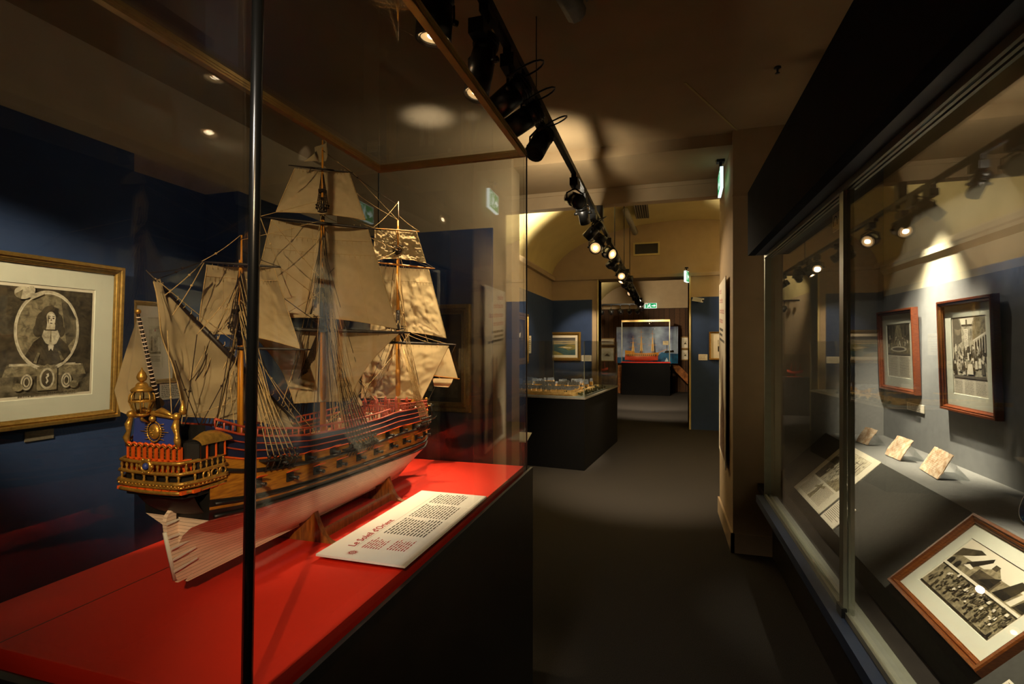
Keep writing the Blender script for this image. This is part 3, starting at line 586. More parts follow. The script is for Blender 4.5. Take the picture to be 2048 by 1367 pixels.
spotlight('spotlight under the arch pointing left over the second room', (TX, ty(1187), TZ), (-2.1, 4.7, 1.2), .19, .045, 'lens_off', loop=.8)
spotlight('spotlight past the arch pointing right over the second room', (TX, ty(1195), TZ), (1.6, 5.6, 1.0), .17, .045, 'lens_off')
spotlight('left of the two round glowing spotlights facing the camera past the arch', (TX, ty(1203), TZ), (-.9, 2.2, 1.2), .14, .062, 'lens', 16, 40, .7, (-.05,0,-.20))
spotlight('right of the two round glowing spotlights facing the camera past the arch', (TX, ty(1213), TZ), (.5, 4.5, 1.95), .14, .062, 'lens', 42, 52, .9, (.03,0,-.19))
spotlight('pale-sided spotlight midway along the second room track', (TX, ty(1226), TZ), (-2.1, 7.6, 1.5), .17, .05, 'lens_dim', 70, 46, .7)
spotlight('single bright spotlight facing the camera midway along the second room', (TX, ty(1242), TZ), (.2, 4.2, .9), .14, .06, 'lens', 22, 44, .6)
for px, aim, wt, ang, lab in ((1246, (-1.4,7.3,1.0), 90, 50, 'spotlight aimed down at the model town vitrine'), (1252, (-1.45,9.95,1.75), 34, 36, 'spotlight aimed at the river bay painting'),
        (1259, (.9,9.9,1.6), 26, 34, 'spotlight aimed at the gold-framed print by the pillar'), (1263, (-2.1,9.0,1.6), 0, 40, 'unlit spotlight near the second room doorway, aimed left'),
        (1268, (-.1,12.6,0), 90, 80, 'spotlight just inside the doorway lighting the third room floor'), (1273, (-.4,14.2,0), 110, 70, 'small spotlight past the doorway over the third room floor'),
        (1277, (-.3,15.9,1.3), 14, 50, 'small spotlight past the doorway aimed at the distant ship vitrine'), (1280, (-.3,17.0,1.4), 28, 44, 'last but one spotlight on the long track'), (1283, (.4,17.0,1.2), 20, 50, 'last spotlight at the far end of the long track')):
    spotlight(lab, (TX, ty(px), TZ), aim, .16, .05, 'lens_dim' if wt == 0 else 'lens', wt*2.2, ang, .7)
# lamps behind the camera for ship and floor, plus lamps added for brightness
tr3 = thing('lighting_track', (.45, -1.4, TZ), 'short black lighting track behind the viewpoint near the showcase', 'lighting track')
MB().box((.43, -1.9, TZ), (.47, -.9, TZ+.034)).tube([(.45,-1.7,TZ+.03),(.45,-1.7,3.16)], .006).tube([(.45,-1.1,TZ+.03),(.45,-1.1,3.16)], .006).build('rail', M['lampblack'], tr3)
spotlight('spotlight on the short track behind the viewpoint aimed at the ship', (.45, -1.2, TZ), (-.9, 1.16, 1.42), .16, .05, 'lens', 112, 33, .95, (0,0,-.12), (1,.70,.38), size=.015)
tr4 = thing('lighting_track', (-1.75, .0, TZ), 'added short black track over the left aisle carrying the portrait light', 'lighting track')  # track added out of view to carry the portrait light
MB().box((-1.77, -.5, TZ), (-1.73, .3, TZ+.034)).tube([(-1.75,-.3,TZ+.03),(-1.75,-.3,3.16)], .006).tube([(-1.75,.2,TZ+.03),(-1.75,.2,3.16)], .006).build('rail', M['lampblack'], tr4)
spotlight('added narrow spotlight on the short track behind the viewpoint brightening the stern flag', (.45, -1.6, TZ), (-.91, .73, 1.47), .16, .05, 'lens', 70, 11, 1.0, (0,0,-.12), (1,.74,.44), size=.015)  # added lamp, lifts the flag and stern
spotlight('added unseen spotlight over the left aisle brightening the oval portrait', (-1.75, .05, TZ), (XA, 1.66, 1.52), .16, .05, 'lens', 200, 34, .8, (0,0,-.10), (1,.80,.54))  # lamp added out of view to brighten the portrait
spotlight('spotlight on the track near the viewpoint aimed at the carpet', (TX, -.3, TZ), (-.02, 2.0, 0), .16, .05, 'lens', 52, 44, 1.0, (.05,0,-.12), (1,.88,.74))
spotlight('added fill spotlight behind the viewpoint washing the rear part of the left wall', (TX, -1.4, TZ), (-2.95, -2.0, 2.85), .16, .05, 'lens', 34, 120, .9, (-.05,0,-.16), (1,.93,.82))  # added for bounce light off the left wall
spotlight('added fill spotlight behind the viewpoint washing the rear wall', (TX, -.8, TZ), (-.4, -4.5, 1.9), .16, .05, 'lens', 45, 110, .9, (.0,0,-.14), (1,.93,.82))  # added for soft fill bounced from the rear wall
spotlight('added uplight in the second room brightening the left side of the vault', (TX, 6.9, TZ), (-2.1, 6.2, 3.5), .16, .05, 'lens_off', 420, 120, .9, (-.05,0,-.14), (1,.88,.66))  # added lamp to lighten the vault
spotlight('added fill spotlight in the second room turned to the hidden right wall', (TX, 8.25, TZ), (2.74, 8.0, 2.3), .16, .05, 'lens_off', 620, 120, .9, (.05,0,-.14), (1,.9,.7))  # added lamp, its bounce fills the vault and end wall
spotlight('added uplight in the third room brightening its pale vault', (TX, 13.35, TZ), (-1.0, 16.5, 3.6), .16, .05, 'lens_off', 200, 110, .9, (.05,0,-.14), (1,.84,.6))  # added lamp to raise the light in the third room
# spotlights fixed inside the wall showcase, above its window
tr2 = thing('showcase_track', (1.0, 2, 2.9), 'short black track hidden above the showcase window', 'lighting track')
B((.98, .2, 2.9), (1.02, 3.9, 2.93)).build('rail', M['lampblack'], tr2)
spotlight('narrow spotlight inside the showcase above the right print', (1.0, 3.42, 2.9), (XW, 3.30, 1.30), .12, .03, 'lens', 300, 40, 1.0, (.06,0,-.12), (1,.9,.7), box=False, group='spotlights inside the wall showcase', size=.012)
spotlight('wide spotlight inside the showcase above the sloped desk', (1.0, 1.55, 2.9), (.97, 1.86, .75), .12, .03, 'lens', 230, 29, 1.0, (0,0,-.12), (1,.9,.7), box=False, group='spotlights inside the wall showcase')
spotlight('added spotlight inside the showcase brightening the left print', (1.0, 2.72, 2.9), (XW, 3.78, 1.40), .12, .03, 'lens', 220, 26, 1.0, (.0,0,-.12), (1,.9,.7), box=False, group='spotlights inside the wall showcase')  # extra lamp added to lift the left print's mount
spotlight('added spotlight inside the showcase brightening the engraved page on the desk', (1.0, 2.45, 2.9), (.94, 2.98, .78), .12, .03, 'lens', 150, 34, 1.0, (-.1,0,-.12), (1,.9,.7), box=False, group='spotlights inside the wall showcase')  # extra lamp added to brighten the page
spotlight('added spotlight inside the showcase brightening the right print', (1.0, 2.98, 2.9), (XW, 3.02, 1.40), .12, .03, 'lens', 120, 20, 1.0, (-.05,0,-.12), (1,.9,.7), box=False, group='spotlights inside the wall showcase')  # extra lamp added to lift the right print's mount
fl = thing('shuttered_floodlight', (.85, 3.23, 2.93), 'shuttered floodlight inside the showcase aimed at its grey back wall', 'floodlight')
SS = V((.85, 3.23, 2.79)); ap = [V((XW, 3.68, 2.31)), V((XW, 2.80, 2.30)), V((XW, 1.05, .35)), V((XW, 5.5, .35))]
ra = [SS+(p-SS)*.05 for p in ap]; rb = [SS+(p-SS)*.16 for p in ap]
mb = MB(); mb.add(ra+rb, [(i, (i+1) % 4, 4+(i+1) % 4, 4+i) for i in range(4)]); mb.build('shutter', M['lampblack'], fl)
bk = SS+(SS-V((XW, 3.0, 1.6))).normalized()*.08; mb = MB(); mb.add(ra+[bk], [(i, (i+1) % 4, 4) for i in range(4)]); mb.build('housing', M['lampblack'], fl)
MB().tube([bk, (.85, 3.23, 2.93)], .008).box((.80,3.18,2.92),(1.02,3.28,2.95)).build('bracket', M['lampblack'], fl)
l = bpy.data.lights.new('flood_beam', 'POINT'); l.energy = 6; l.color = (1,.92,.78); l.shadow_soft_size = .004
lo = bpy.data.objects.new('flood_beam', l); COL.objects.link(lo); lo.location = SS; lo.parent = fl; lo.matrix_parent_inverse = fl.matrix_basis.inverted()
# ------------------------------------------------------------------ ceiling fittings
def tube_fix(label, a, b, g0, g1):
    r = thing('ceiling_air_unit', (V(a)+V(b))/2, label, 'air vent')
    MB().tube([a, b], .05, 10).build('duct', M['lightgrey'], r)
    mb = MB().box(g0, g1); mb.build('grille', M['dark'], r)
    mb = MB(); n = 6
    for i in range(n): x = lerp(g0[0], g1[0], (i+.5)/n); mb.box((x-.006, g0[1], g0[2]-.012), (x+.006, g1[1], g0[2]))
    mb.build('louvres', M['lightgrey'], r)
a = aZ(1130, 18, 3.1); b = aZ(1152, 34, 3.08)
tube_fix('ceiling duct and grille at the top centre of the first room ceiling', (a.x, a.y-.25, 3.10), (b.x, b.y, 3.10), (b.x+.02, b.y-.3, 3.14), (b.x+.16, b.y-.02, 3.165))
zz = 3.72
a = aZ(1251, 421, zz); b = aZ(1272, 488, zz-.05); c = aZ(1266, 413, zz); d = aZ(1283, 440, zz)
tube_fix('grey tube and slotted grille under the vault of the second room', a, (a.x+.1, b.y-.3, zz-.05), (c.x, c.y, zz+.03), (c.x+.22, d.y, zz+.06))
a = aY(1270, 508, 9.95); b = aY(1316, 486, 9.95)
r = thing('wall_vent', (a.x, 9.95, a.z), 'dark rectangular vent grille high on the vaulted end wall', 'air vent')
MB().box((a.x-.03, 9.95, a.z-.03), (b.x+.03, 9.99, b.z+.03)).build('frame', M['vault'], r)
MB().box((a.x, 9.945, a.z), (b.x, 9.952, b.z)).build('opening', M['black'], r)
mb = MB()
for i in range(14): x = lerp(a.x, b.x, (i+.5)/14); mb.box((x-.006, 9.94, a.z), (x+.006, 9.946, b.z))
mb.build('louvres', M['dark'], r)
r = thing('fire_sprinkler', aZ(1555, 138, 3.15), 'tiny dark sprinkler head on the brown ceiling', 'sprinkler'); p = aZ(1555, 138, 3.15); MB().lathe([(.02,0),(.02,-.006),(.006,-.01),(.006,-.03),(.014,-.034)], p+V((0,0,.01)), UP, 8).build('head', M['dark'], r)
p = aZ(852, 690+1, 1.5)
# ------------------------------------------------------------------ objects inside the wall showcase
def pedestal_print(px, lab, draw, mats, name='framed_print'):
    a = aX(px[0], px[1], XW); b = aX(px[2], px[3], XW)   # top-left, top-right
    c = aX(px[4], px[5], XW); d = aX(px[6], px[7], XW)   # bottom-left, bottom-right
    zt_ = (a.z+b.z)/2; zb_ = (c.z+d.z)/2
    # seen from the corridor: U runs towards the camera (-Y)
    p0 = V((XW-.004, (a.y+c.y)/2, zb_)); U = V((0, (b.y+d.y)/2-p0.y, 0)); W = V((-.018, 0, zt_-zb_))
    return framed(name, lab, 'framed print', p0, U, W, .03, .034, 'frame_wood', .062, draw, mats)
def print_hall(p):
    p.rect(.03,.22,.97,.98,1); p.poly([(.25,.98),(.66,.98),(.60,.90),(.30,.90)],2); p.rect(.30,.875,.62,.90,3); p.rect(.43,.90,.47,.96,3)
    p.poly([(.03,.98),(.22,.98),(.30,.86),(.30,.68),(.03,.60)],4); p.poly([(.97,.98),(.70,.98),(.62,.88),(.62,.70),(.97,.80)],5)
    p.poly([(.62,.70),(.97,.80),(.97,.77),(.62,.685)],2)
    for k in range(5): u = .66+.07*k; p.rect(u,.50,u+.018,.69+.02*k,2); p.rect(u+.02,.50,u+.06,.68+.02*k,3)
    p.poly([(.385,.48),(.50,.48),(.505,.84),(.38,.84)],2); p.lines(.39,.49,.495,.83,18,4,3,.3,.1,.1)
    p.folk(.05,.40,.95,.56,46,.09,(3,4,2,3)); p.rect(.03,.22,.97,.25,4)
    p.folk(.05,.26,.95,.36,24,.15,(3,2,4,3,2),5); p.poly([(.44,.27),(.62,.27),(.60,.40),(.48,.40)],2)
    p.lines(.05,.02,.30,.20,11,4,4,.3,.05,.1); p.lines(.36,.02,.62,.20,11,4,5,.3,.05,.1); p.lines(.68,.02,.96,.20,11,4,6,.3,.05,.1)
def print_garden(p):
    p.rect(.03,.42,.97,.98,1); p.poly([(.03,.98),(.45,.98),(.35,.80),(.30,.66),(.03,.62)],3); p.poly([(.97,.98),(.6,.98),(.66,.76),(.97,.66)],3)
    for u in (.12,.25,.72,.86): p.rect(u,.62,u+.03,.96,4)
    p.ell(.5,.53,.34,.05,2); p.ell(.5,.53,.26,.03,4); p.folk(.08,.56,.92,.72,26,.08,(3,4,2)); p.rect(.03,.42,.97,.45,4)
    p.lines(.05,.03,.46,.39,17,4,4,.3,.05,.1); p.lines(.54,.03,.95,.39,17,4,5,.3,.05,.1)
pedestal_print((1893,603,2010,586,1900,818,2013,842), 'mahogany-framed print of a crowded hall, right one on the showcase wall', print_hall, ['paper','eng2','paper','eng3','inkgrey','eng5'])
pedestal_print((1768,624,1843,613,1774,776,1846,792), 'mahogany-framed print of a garden basin, left one on the showcase wall', print_garden, ['paper','eng5','paper','eng3','inkgrey'])
a = aX(1816, 818, XW); b = aX(1850, 824, XW); c = aX(1816, 803, XW)
caption('white caption card below the garden basin print in the showcase', (XW-.002, a.y, a.z), (0, b.y-a.y, 0), (0,0,c.z-a.z), 4, 6)
# inscribed bark sheets on clear stands along the ledge
def bark(lab, bl, br, tl, tr_, seed):
    z = LZ+.004; a = aZ(bl[0], bl[1], z); b = aZ(br[0], br[1], z); U = b-a; U.z = 0
    w_ = U.length; hgt = w_*1.0; u = U.normalized(); back = V((u.y, -u.x, 0)); back = -back if back.x < 0 else back
    m = (V(aP(tl[0], tl[1], a+back*.03, back))+V(aP(tr_[0], tr_[1], a+back*.03, back)))/2; hz = max(.05, m.z-z)
    W = back*(hz*.55)+V((0,0,hz)); n = U.cross(W).normalized(); R = random.Random(seed)
    r = thing('inscribed_bark', (a.x+U.x/2, a.y+U.y/2, LZ), lab, 'inscribed sheet', 'inscribed sheets on clear stands')
    def edge(t): return .03*(noise.noise(V((t*9, seed, 0)))+.6*noise.noise(V((t*25, seed, 3))))
    n_ = 26
    def fn(i, j): return a+U*(lerp(edge(j), 1-edge(j+5), i))+W*(lerp(edge(i+9), 1-edge(i+14), j))+n*(.004*math.sin(i*7+seed)*math.sin(j*5)+.002)
    mb = MB().grid(fn, n_, n_); mb.grid(lambda i, j: fn(1-i, j)-n*.003, n_, n_)
    mb.build('sheet', M['parchment'], r)
    pc = Pic(a+n*.0085, U, W); pc.lines(.14,.15,.86,.88,10,0,seed,.09,.05,.25); pc.mb.build('script', [M['inkgrey']], r)
    mb = MB(); P = [a+U*.2+W*.0, a+U*.8+W*.0, a+U*.8+W*.85, a+U*.2+W*.85]
    mb.prism([p-n*.004 for p in P], -n*.003)
    foot = [a+U*.2+W*.85-n*.006, a+U*.8+W*.85-n*.006, a+U*.85+back*(hz*1.15), a+U*.15+back*(hz*1.15)]
    mb.prism(foot, n*.003); mb.prism([a+U*.15+back*.0, a+U*.85, a+U*.85+back*(hz*1.15), a+U*.15+back*(hz*1.15)], (0,0,-.003)); mb.build('clear_stand', M['acrylic'], r)
bark('small bark sheet with frayed top, left of the three on the ledge', (1713,882), (1736,890), (1729,854), (1755,862), 1)
bark('square inscribed bark sheet, middle of the three on the ledge', (1770,908), (1801,921), (1789,871), (1822,884), 2)
bark('largest inscribed bark sheet, right of the three on the ledge', (1839,936), (1875,958), (1863,897), (1903,914), 3)
# sheets lying on the sloped desk
def desk_quad(tl, bl, br, tr_, h=.004):
    P = [aP(x, y, DP+dN*h, dN) for x, y in (bl, br, tr_, tl)]
    o = P[0]; U = V((0, ((P[1].y-P[0].y)+(P[2].y-P[3].y))/2, 0)); W = dSn*(((P[3]-P[0]).dot(dSn)+(P[2]-P[1]).dot(dSn))/2)
    o = V(o); y = (P[0].y+P[3].y)/2; s_ = ((P[0]-DP).dot(dSn)+(P[1]-DP).dot(dSn))/2
    return DP+dN*h+dSn*s_+V((0, y, 0)), U, W
# u runs towards the camera (reading left to right from the corridor)
o, U, W = desk_quad((1696,888), (1585,969), (1635,1026), (1765,925))
r = thing('engraved_page', o+U/2, 'printed page with ship engraving lying on the sloped desk behind the glazing post', 'printed page')
MB().prism([o, o+U, o+U+W, o+W], dN*-.003).build('sheet', M['paper'], r)
pc = Pic(o+dN*.0002, U, W)
pc.rect(.12,.36,.88,.93,0); pc.poly([(.12,.36),(.12,.75),(.26,.80),(.34,.62),(.30,.36)],2); pc.rect(.13,.84,.87,.925,3); pc.rect(.34,.62,.86,.82,3)
for k in range(9): pc.poly([(.36+.055*k,.62),(.375+.055*k,.62),(.40+.05*k,.80+.08*(k % 2)),(.39+.05*k,.80+.08*(k % 2))],2,9)
pc.folk(.28,.40,.84,.62,46,.07,(1,2,3)); pc.poly([(.5,.36),(.86,.36),(.86,.46),(.66,.50)],1); pc.poly([(.30,.36),(.38,.36),(.40,.46),(.36,.50)],3)
pc.lines(.13,.06,.43,.33,18,4,3,.35,.03,.06); pc.lines(.57,.06,.87,.33,18,4,4,.35,.03,.06)
pc.poly([(.44,.06),(.56,.06),(.55,.20),(.53,.28),(.50,.34),(.46,.30),(.47,.18)],1); pc.poly([(.40,.22),(.62,.28),(.60,.32),(.40,.26)],1)
pc.mb.build('printing', [M['eng2'], M['eng5'], M['eng3'], M['eng4'], M['inkgrey']], r)
o, U, W = desk_quad((1684,1000), (1640,1030), (1665,1058), (1718,1018))
caption('cream text label below the ship engraving page on the sloped desk', o, U, W, 12, 21, word=.07)
# big framed view lying on the sloped desk
h = .002; c0 = aP(1784, 1168, DP, dN); c1 = aP(1957, 1361, DP, dN); c2 = aP(1965, 1037, DP, dN)
o = DP+dSn*max(.004, (c0-DP).dot(dSn))+V((0, c0.y, 0)); Wl = (c2-DP).dot(dSn)-(c0-DP).dot(dSn); Ul = c0.y-c1.y
def quay(p):
    p.rect(.02,.02,.98,.98,1); p.poly([(.02,.70),(.98,.74),(.98,.98),(.02,.98)],2)
    p.poly([(.02,.62),(.2,.80),(.28,.9),(.20,.92),(.02,.80)],3); p.poly([(.22,.60),(.28,.62),(.40,.86),(.38,.92),(.30,.80),(.20,.66)],4); p.poly([(.20,.60),(.30,.60),(.31,.64),(.24,.66)],2)
    p.rect(.36,.50,.62,.70,3); p.poly([(.36,.68),(.50,.84),(.62,.70)],1); p.poly([(.42,.52),(.60,.52),(.60,.74),(.52,.66)],4); p.rect(.44,.78,.50,.86,3)
    p.poly([(.64,.52),(.74,.86),(.82,.84),(.78,.52)],4); p.poly([(.80,.52),(.86,.84),(.90,.83),(.86,.52)],2); p.poly([(.87,.52),(.93,.82),(.98,.80),(.98,.52)],4)
    p.rect(.02,.46,.98,.50,2); p.rect(.02,.44,.98,.46,4)
    for u in (.06,.15): p.rect(u-.03,.50,u+.03,.56,4); p.ell(u,.56,.03,.06,4,14)
    R = random.Random(3)
    for i in range(70):
        u = .18+.78*R.random(); v = .16+.25*R.random(); a = .012+.022*R.random(); b = .02+.05*R.random(); p.poly([(u,v),(u+a,v+.004),(u+a*.9,v+b),(u+a*.1,v+b*.9)], R.choice((2,3,3,4,1)), 40+i % 9)
    for i in range(5): u = .34+.13*i; p.poly([(u,.18),(u+.006,.18),(u+.03,.44),(u+.024,.44)],4,52); p.poly([(u,.30),(u+.09,.34),(u+.09,.345),(u,.306)],4,52)
    p.folk(.04,.05,.96,.40,90,.085,(3,4,1,3,4),7); p.rect(.02,.02,.98,.05,4)
framed('quay_engraving', 'large wood-framed engraving of a busy quay lying on the sloped desk at lower right', 'framed print', o, V((0,-Ul,0)), dSn*Wl, .030, .026, 'frame_oakbrown' if 'frame_oakbrown' in M else 'frame_wood', .052, quay, ['paper','eng5','paper','eng3','ink'])
o, U, W = desk_quad((2012,1362), (1990,1385), (2040,1440), (2075,1400))
caption('text label at the lower right corner below the busy quay engraving', o, U, W, 8, 22)
# blue and white dish standing on the ledge at the right edge of the view
pz = aX(2080, 1012, 1.25); r = thing('painted_dish', (1.27, pz.y, LZ), 'blue and white painted porcelain dish standing on the ledge at the right edge', 'dish')
ax = V((-.86,.12,.5)).normalized(); Rr = .105; cc = V((1.25, aX(2036,1012,1.2).y-.066, LZ+Rr*.9))
MB().lathe([(.001,-.012),(Rr*.55,-.012),(Rr*.6,-.008),(Rr,.012),(Rr*1.0,.016),(Rr*.6,.0),(.001,-.004)], cc, ax, 40).build('dish', M['porcelain'], r)
mb = MB(); mb.lathe([(Rr*.68,.0042),(Rr*.97,.0152)], cc+ax*.0006, ax, 40, 0, caps=False)
A = ax.orthogonal().normalized(); Bx = ax.cross(A); R = random.Random(4)
for k in range(150):
    t = R.random()*2*PI; q_ = Rr*(R.random()**.5*.95); s_ = .004+.006*R.random(); hgt = -.003 if q_ < Rr*.58 else lerp(.0008,.0158,(q_-Rr*.6)/(Rr*.4))
    p = cc+A*q_*math.cos(t)+Bx*q_*math.sin(t)+ax*(hgt+.0016); mb.add([p+A*s_*math.cos(t+j*PI/3)*(.6+.4*R.random())+Bx*s_*math.sin(t+j*PI/3) for j in range(6)], [tuple(range(6))], R.choice((0,1,2)))
mb.build('painted_flowers', [M['cobalt'], M['green'], M['porcelain']], r)
mb = MB().tube([cc-ax*.02-UP*Rr*.6, cc-ax*.09-UP*Rr*.86, cc+ax*.03-UP*Rr*.86], .004, 6); mb.build('stand', M['acrylic'], r)
# audio guide sign hanging inside the left pane
a = aX(1665, 436, SX+.03); b = aX(1677, 429, SX+.03); c = aX(1664, 466, SX+.03)
o = V((SX+.03, a.y, c.z)); U = V((0, b.y-a.y, 0)); W = V((0,0,a.z-c.z+.01)); r = thing('audio_guide_sign', o, 'small white headphone sign behind the top of the left pane', 'sign')
U = V((0, min(-.06, U.y), 0)); MB().prism([o, o+U, o+U+W, o+W], (.004,0,0)).build('plate', M['card'], r)
pc = Pic(o, U, W); pc.k = 2; n = 16
pts = [(.5+.30*math.cos(PI*i/n), .60+.26*math.sin(PI*i/n)) for i in range(n+1)]+[(.5-.24*math.cos(PI*i/n), .60+.20*math.sin(PI*i/n)) for i in range(n+1)]
pc.poly(pts, 0); pc.rect(.12,.30,.28,.60,0); pc.rect(.72,.30,.88,.60,0); pc.lines(.34,.28,.66,.5,3,1,2,.5,.3,.1); pc.mb.build('headphone_symbol', [M['ink'], M['inkred']], r)
# ------------------------------------------------------------------ model town vitrine in the second room
th = math.radians(6); e1_ = V((math.sin(th), math.cos(th), 0)); e2 = V((-math.cos(th), math.sin(th), 0))
cn = aZ(1169, 941, 0); Wc, Lc, zb2, zg2 = 1.08, 2.1, .90, 1.60
tc_ = thing('display_case', cn+e2*Wc/2+e1_*Lc/2, 'low glass vitrine on a black plinth with the model town in the second room', 'display case')
def C2(u, v, z): return cn+e2*u+e1_*v+V((0,0,z))
def qbox(mb, u0, u1, v0, v1, z0, z1, mi=0): return mb.prism([C2(u0,v0,z0),C2(u1,v0,z0),C2(u1,v1,z0),C2(u0,v1,z0)], (0,0,z1-z0), mi)
qbox(MB(),0,Wc,0,Lc,0,zb2-.02).build('plinth', M['black3'], tc_); qbox(MB(),-.01,Wc+.01,-.01,Lc+.01,zb2-.02,zb2).build('plinth_rim', M['lightgrey'], tc_)
for u0,u1,v0,v1 in ((0,.008,0,Lc),(Wc-.008,Wc,0,Lc),(.008,Wc-.008,0,.008),(.008,Wc-.008,Lc-.008,Lc)): qbox(MB(),u0,u1,v0,v1,zb2,zg2).build('glass_pane', M['glass'], tc_)
qbox(MB(),0,Wc,0,Lc,zg2,zg2+.008).build('top_pane', M['glass'], tc_)
for u, v in ((.004,.004),(Wc-.004,.004),(.004,Lc-.004),(Wc-.004,Lc-.004)): qbox(MB(),u-.004,u+.004,v-.004,v+.004,zb2,zg2).build('glass_edge', M['alu'], tc_)
M['sea_model'] = mat('model_grey_water', (150,160,158), .3, 0, .1, 8, .1, 60, .5); M['earth'] = mat('model_ochre_ground', (150,112,52), .8, 0, .3, 14, .2, 60); M['slate'] = mat('model_slate_roofs', (120,128,140), .6, 0, .3, 60, 0, 1, .3)
M['model_wall'] = mat('model_cream_walls', (226,186,112), .7, 0, .2, 30); M['model_tree'] = mat('model_dark_green_trees', (60,66,28), .9, 0, .3, 60)
mt = thing('model_town', C2(Wc/2, Lc/2, zb2), 'scale model of a walled port town with slate roofs and grey water', 'town model')
qbox(MB(),.02,Wc-.02,.02,Lc-.02,zb2,zb2+.012).build('water', M['sea_model'], mt)
def ter(i, j):
    u = lerp(.16, Wc-.03, i); v = lerp(.03, 1.55, j); e = min(i*6, (1-i)*9, j*14, (1-j)*6, 1)
    return C2(u, v, zb2+.011+.03*max(e, 0)+.05*max(0, noise.noise(V((u*2.4, v*2.4, 3))))*max(e, 0))
MB().grid(ter, 30, 34).build('ground', M['earth'], mt)
R = random.Random(9); mbh = MB(); mbw = MB(); mbt = MB()
def house(u, v, w_, l_, h_, z):
    P = [C2(u,v,z),C2(u+w_,v,z),C2(u+w_,v+l_,z),C2(u,v+l_,z)]; mbw.prism(P, (0,0,h_)); t_ = (0,0,h_); A_ = [p+V(t_) for p in P]; r1 = (A_[0]+A_[3])/2+UP*h_*.8; r2 = (A_[1]+A_[2])/2+UP*h_*.8
    mbh.add(A_+[r1,r2], [(0,1,5,4),(3,4,5,2),(0,4,3),(1,2,5)])
for i in range(13):
    for j in range(6): house(.22+.068*i, .16+.075*j, .05, .03, .028+.012*R.random(), zb2+.04)
for i in range(60): house(.2+R.random()*.85, .62+R.random()*.8, .03+.05*R.random(), .03+.03*R.random(), .025+.035*R.random(), zb2+.045)
for i in range(5): house(.25+.17*i, .66+.03*(i % 2), .15, .05, .055, zb2+.045)
for i in range(150):
    u, v = (.03+R.random()*.14, .05+R.random()*1.3) if i < 70 else (R.random()*1.1+.08, R.random()*1.5+.06)
    mbt.lathe([(.001,0),(.012,.004),(.014,.012),(.006,.026),(.001,.03)], C2(u, v, zb2+.02+.02*(i >= 70)), UP, 5)
for o_ in (mbw.build('house_walls', M['model_wall'], mt), mbh.build('roofs', M['slate'], mt), mbt.build('trees', M['model_tree'], mt)): o_['kind'] = 'stuff'
mb = MB()
for a, b in (((.14,.08),(1.2,.06)),((.14,.08),(.16,1.45)),((.3,.62),(1.15,.60))): mb.bar(C2(a[0],a[1],zb2+.035), C2(b[0],b[1],zb2+.035), .014, .045)
mb.build('town_wall', M['model_wall'], mt)
# reading panel on a black stand between the pier and the model town
a = aY(1025, 878, 4.75); r = thing('reading_panel', (a.x+.1, 4.75, 0), 'grey reading panel on a black stand at the near end of the model town vitrine', 'information board')
P = [aY(1022,880,4.62), aY(1060,888,4.62)]; z1 = P[0].z
o = V((P[0].x-.26, 4.58, z1)); MB().prism([o, o+V((.42,0,0)), o+V((.42,.2,.055)), o+V((0,.2,.055))], (0,0,-.008)).build('panel', M['white'], r)
MB().box((o.x+.08, 4.66, 0), (o.x+.34, 4.72, z1)).build('stand', M['black'], r)
# ------------------------------------------------------------------ third room: ship vitrine with seascape backdrop, prints, timber
p0 = aZ(1243, 784, 0); p1 = aZ(1338, 784, 0); YC = 16.4; x0 = aY(1243, 700, YC).x; x1 = aY(1340, 700, YC).x; zc = aY(1300, 724, YC).z; zt3 = aY(1300, 641, YC).z
r = thing('display_case', ((x0+x1)/2, YC+.35, 0), 'distant vitrine with gilt top rail and warship model in the third room', 'display case')
B((x0, YC, 0), (x1, YC+.7, zc-.02)).build('plinth', M['black3'], r); B((x0-.02, YC-.02, zc-.02), (x1+.02, YC+.72, zc)).build('red_floor', M['red'], r, 'red shelf edge')
for a_, b_ in (((x0,YC,zc),(x1,YC+.01,zt3)), ((x0,YC+.01,zc),(x0+.01,YC+.7,zt3)), ((x1-.01,YC+.01,zc),(x1,YC+.7,zt3))): B(a_, b_).build('glass_pane', M['glass'], r)
MB().box((x0,YC-.01,zt3-.03),(x1,YC+.02,zt3+.03)).box((x0,YC+.02,zt3-.03),(x0+.03,YC+.7,zt3+.03)).box((x1-.03,YC+.02,zt3-.03),(x1,YC+.7,zt3+.03)).build('top_rail', M['gold'], r)
for x in (x0+.012, x1-.012): B((x-.012, YC-.008, zc), (x+.012, YC+.01, zt3)).build('glass_edge', M['alu'], r)
bp = thing('seascape_backdrop', ((x0+x1)/2, YC+.95, 0), 'wide painted storm seascape panel standing behind the distant warship model', 'backdrop')
u0 = aY(1233, 700, YC+.95).x; u1 = aY(1356, 700, YC+.95).x; v0 = aY(1300, 726, YC+.95).z; v1 = aY(1300, 653, YC+.95).z
B((u0, YC+.96, v0), (u1, YC+.99, v1)).build('panel', M['dark'], bp)
for x in (u0+.2, u1-.2): B((x-.03, YC+.965, 0), (x+.03, YC+.99, v0)).build('leg', M['black3'], bp)
M['storm'] = mat('stormy_violet_sky', (176,194,214), .7, 0, .2, 1.5, 0, 1, .2, (58,56,92)); M['storm_light'] = mat('bright_cloud_break', (196,214,222), .7, 0, .15, 3, 0, 1, .2, (120,150,180)); M['surf'] = mat('teal_wave', (24,110,150), .6, 0, .3, 4, 0, 1, .3, (14,60,100))
pc = Pic((u0, YC+.958, v0), (u1-u0,0,0), (0,0,v1-v0)); pc.rect(0,0,1,1,0); pc.poly([(0,0),(1,0),(1,.26),(.86,.28),(.74,.30),(.66,.18),(.5,.14),(0,.16)],2)
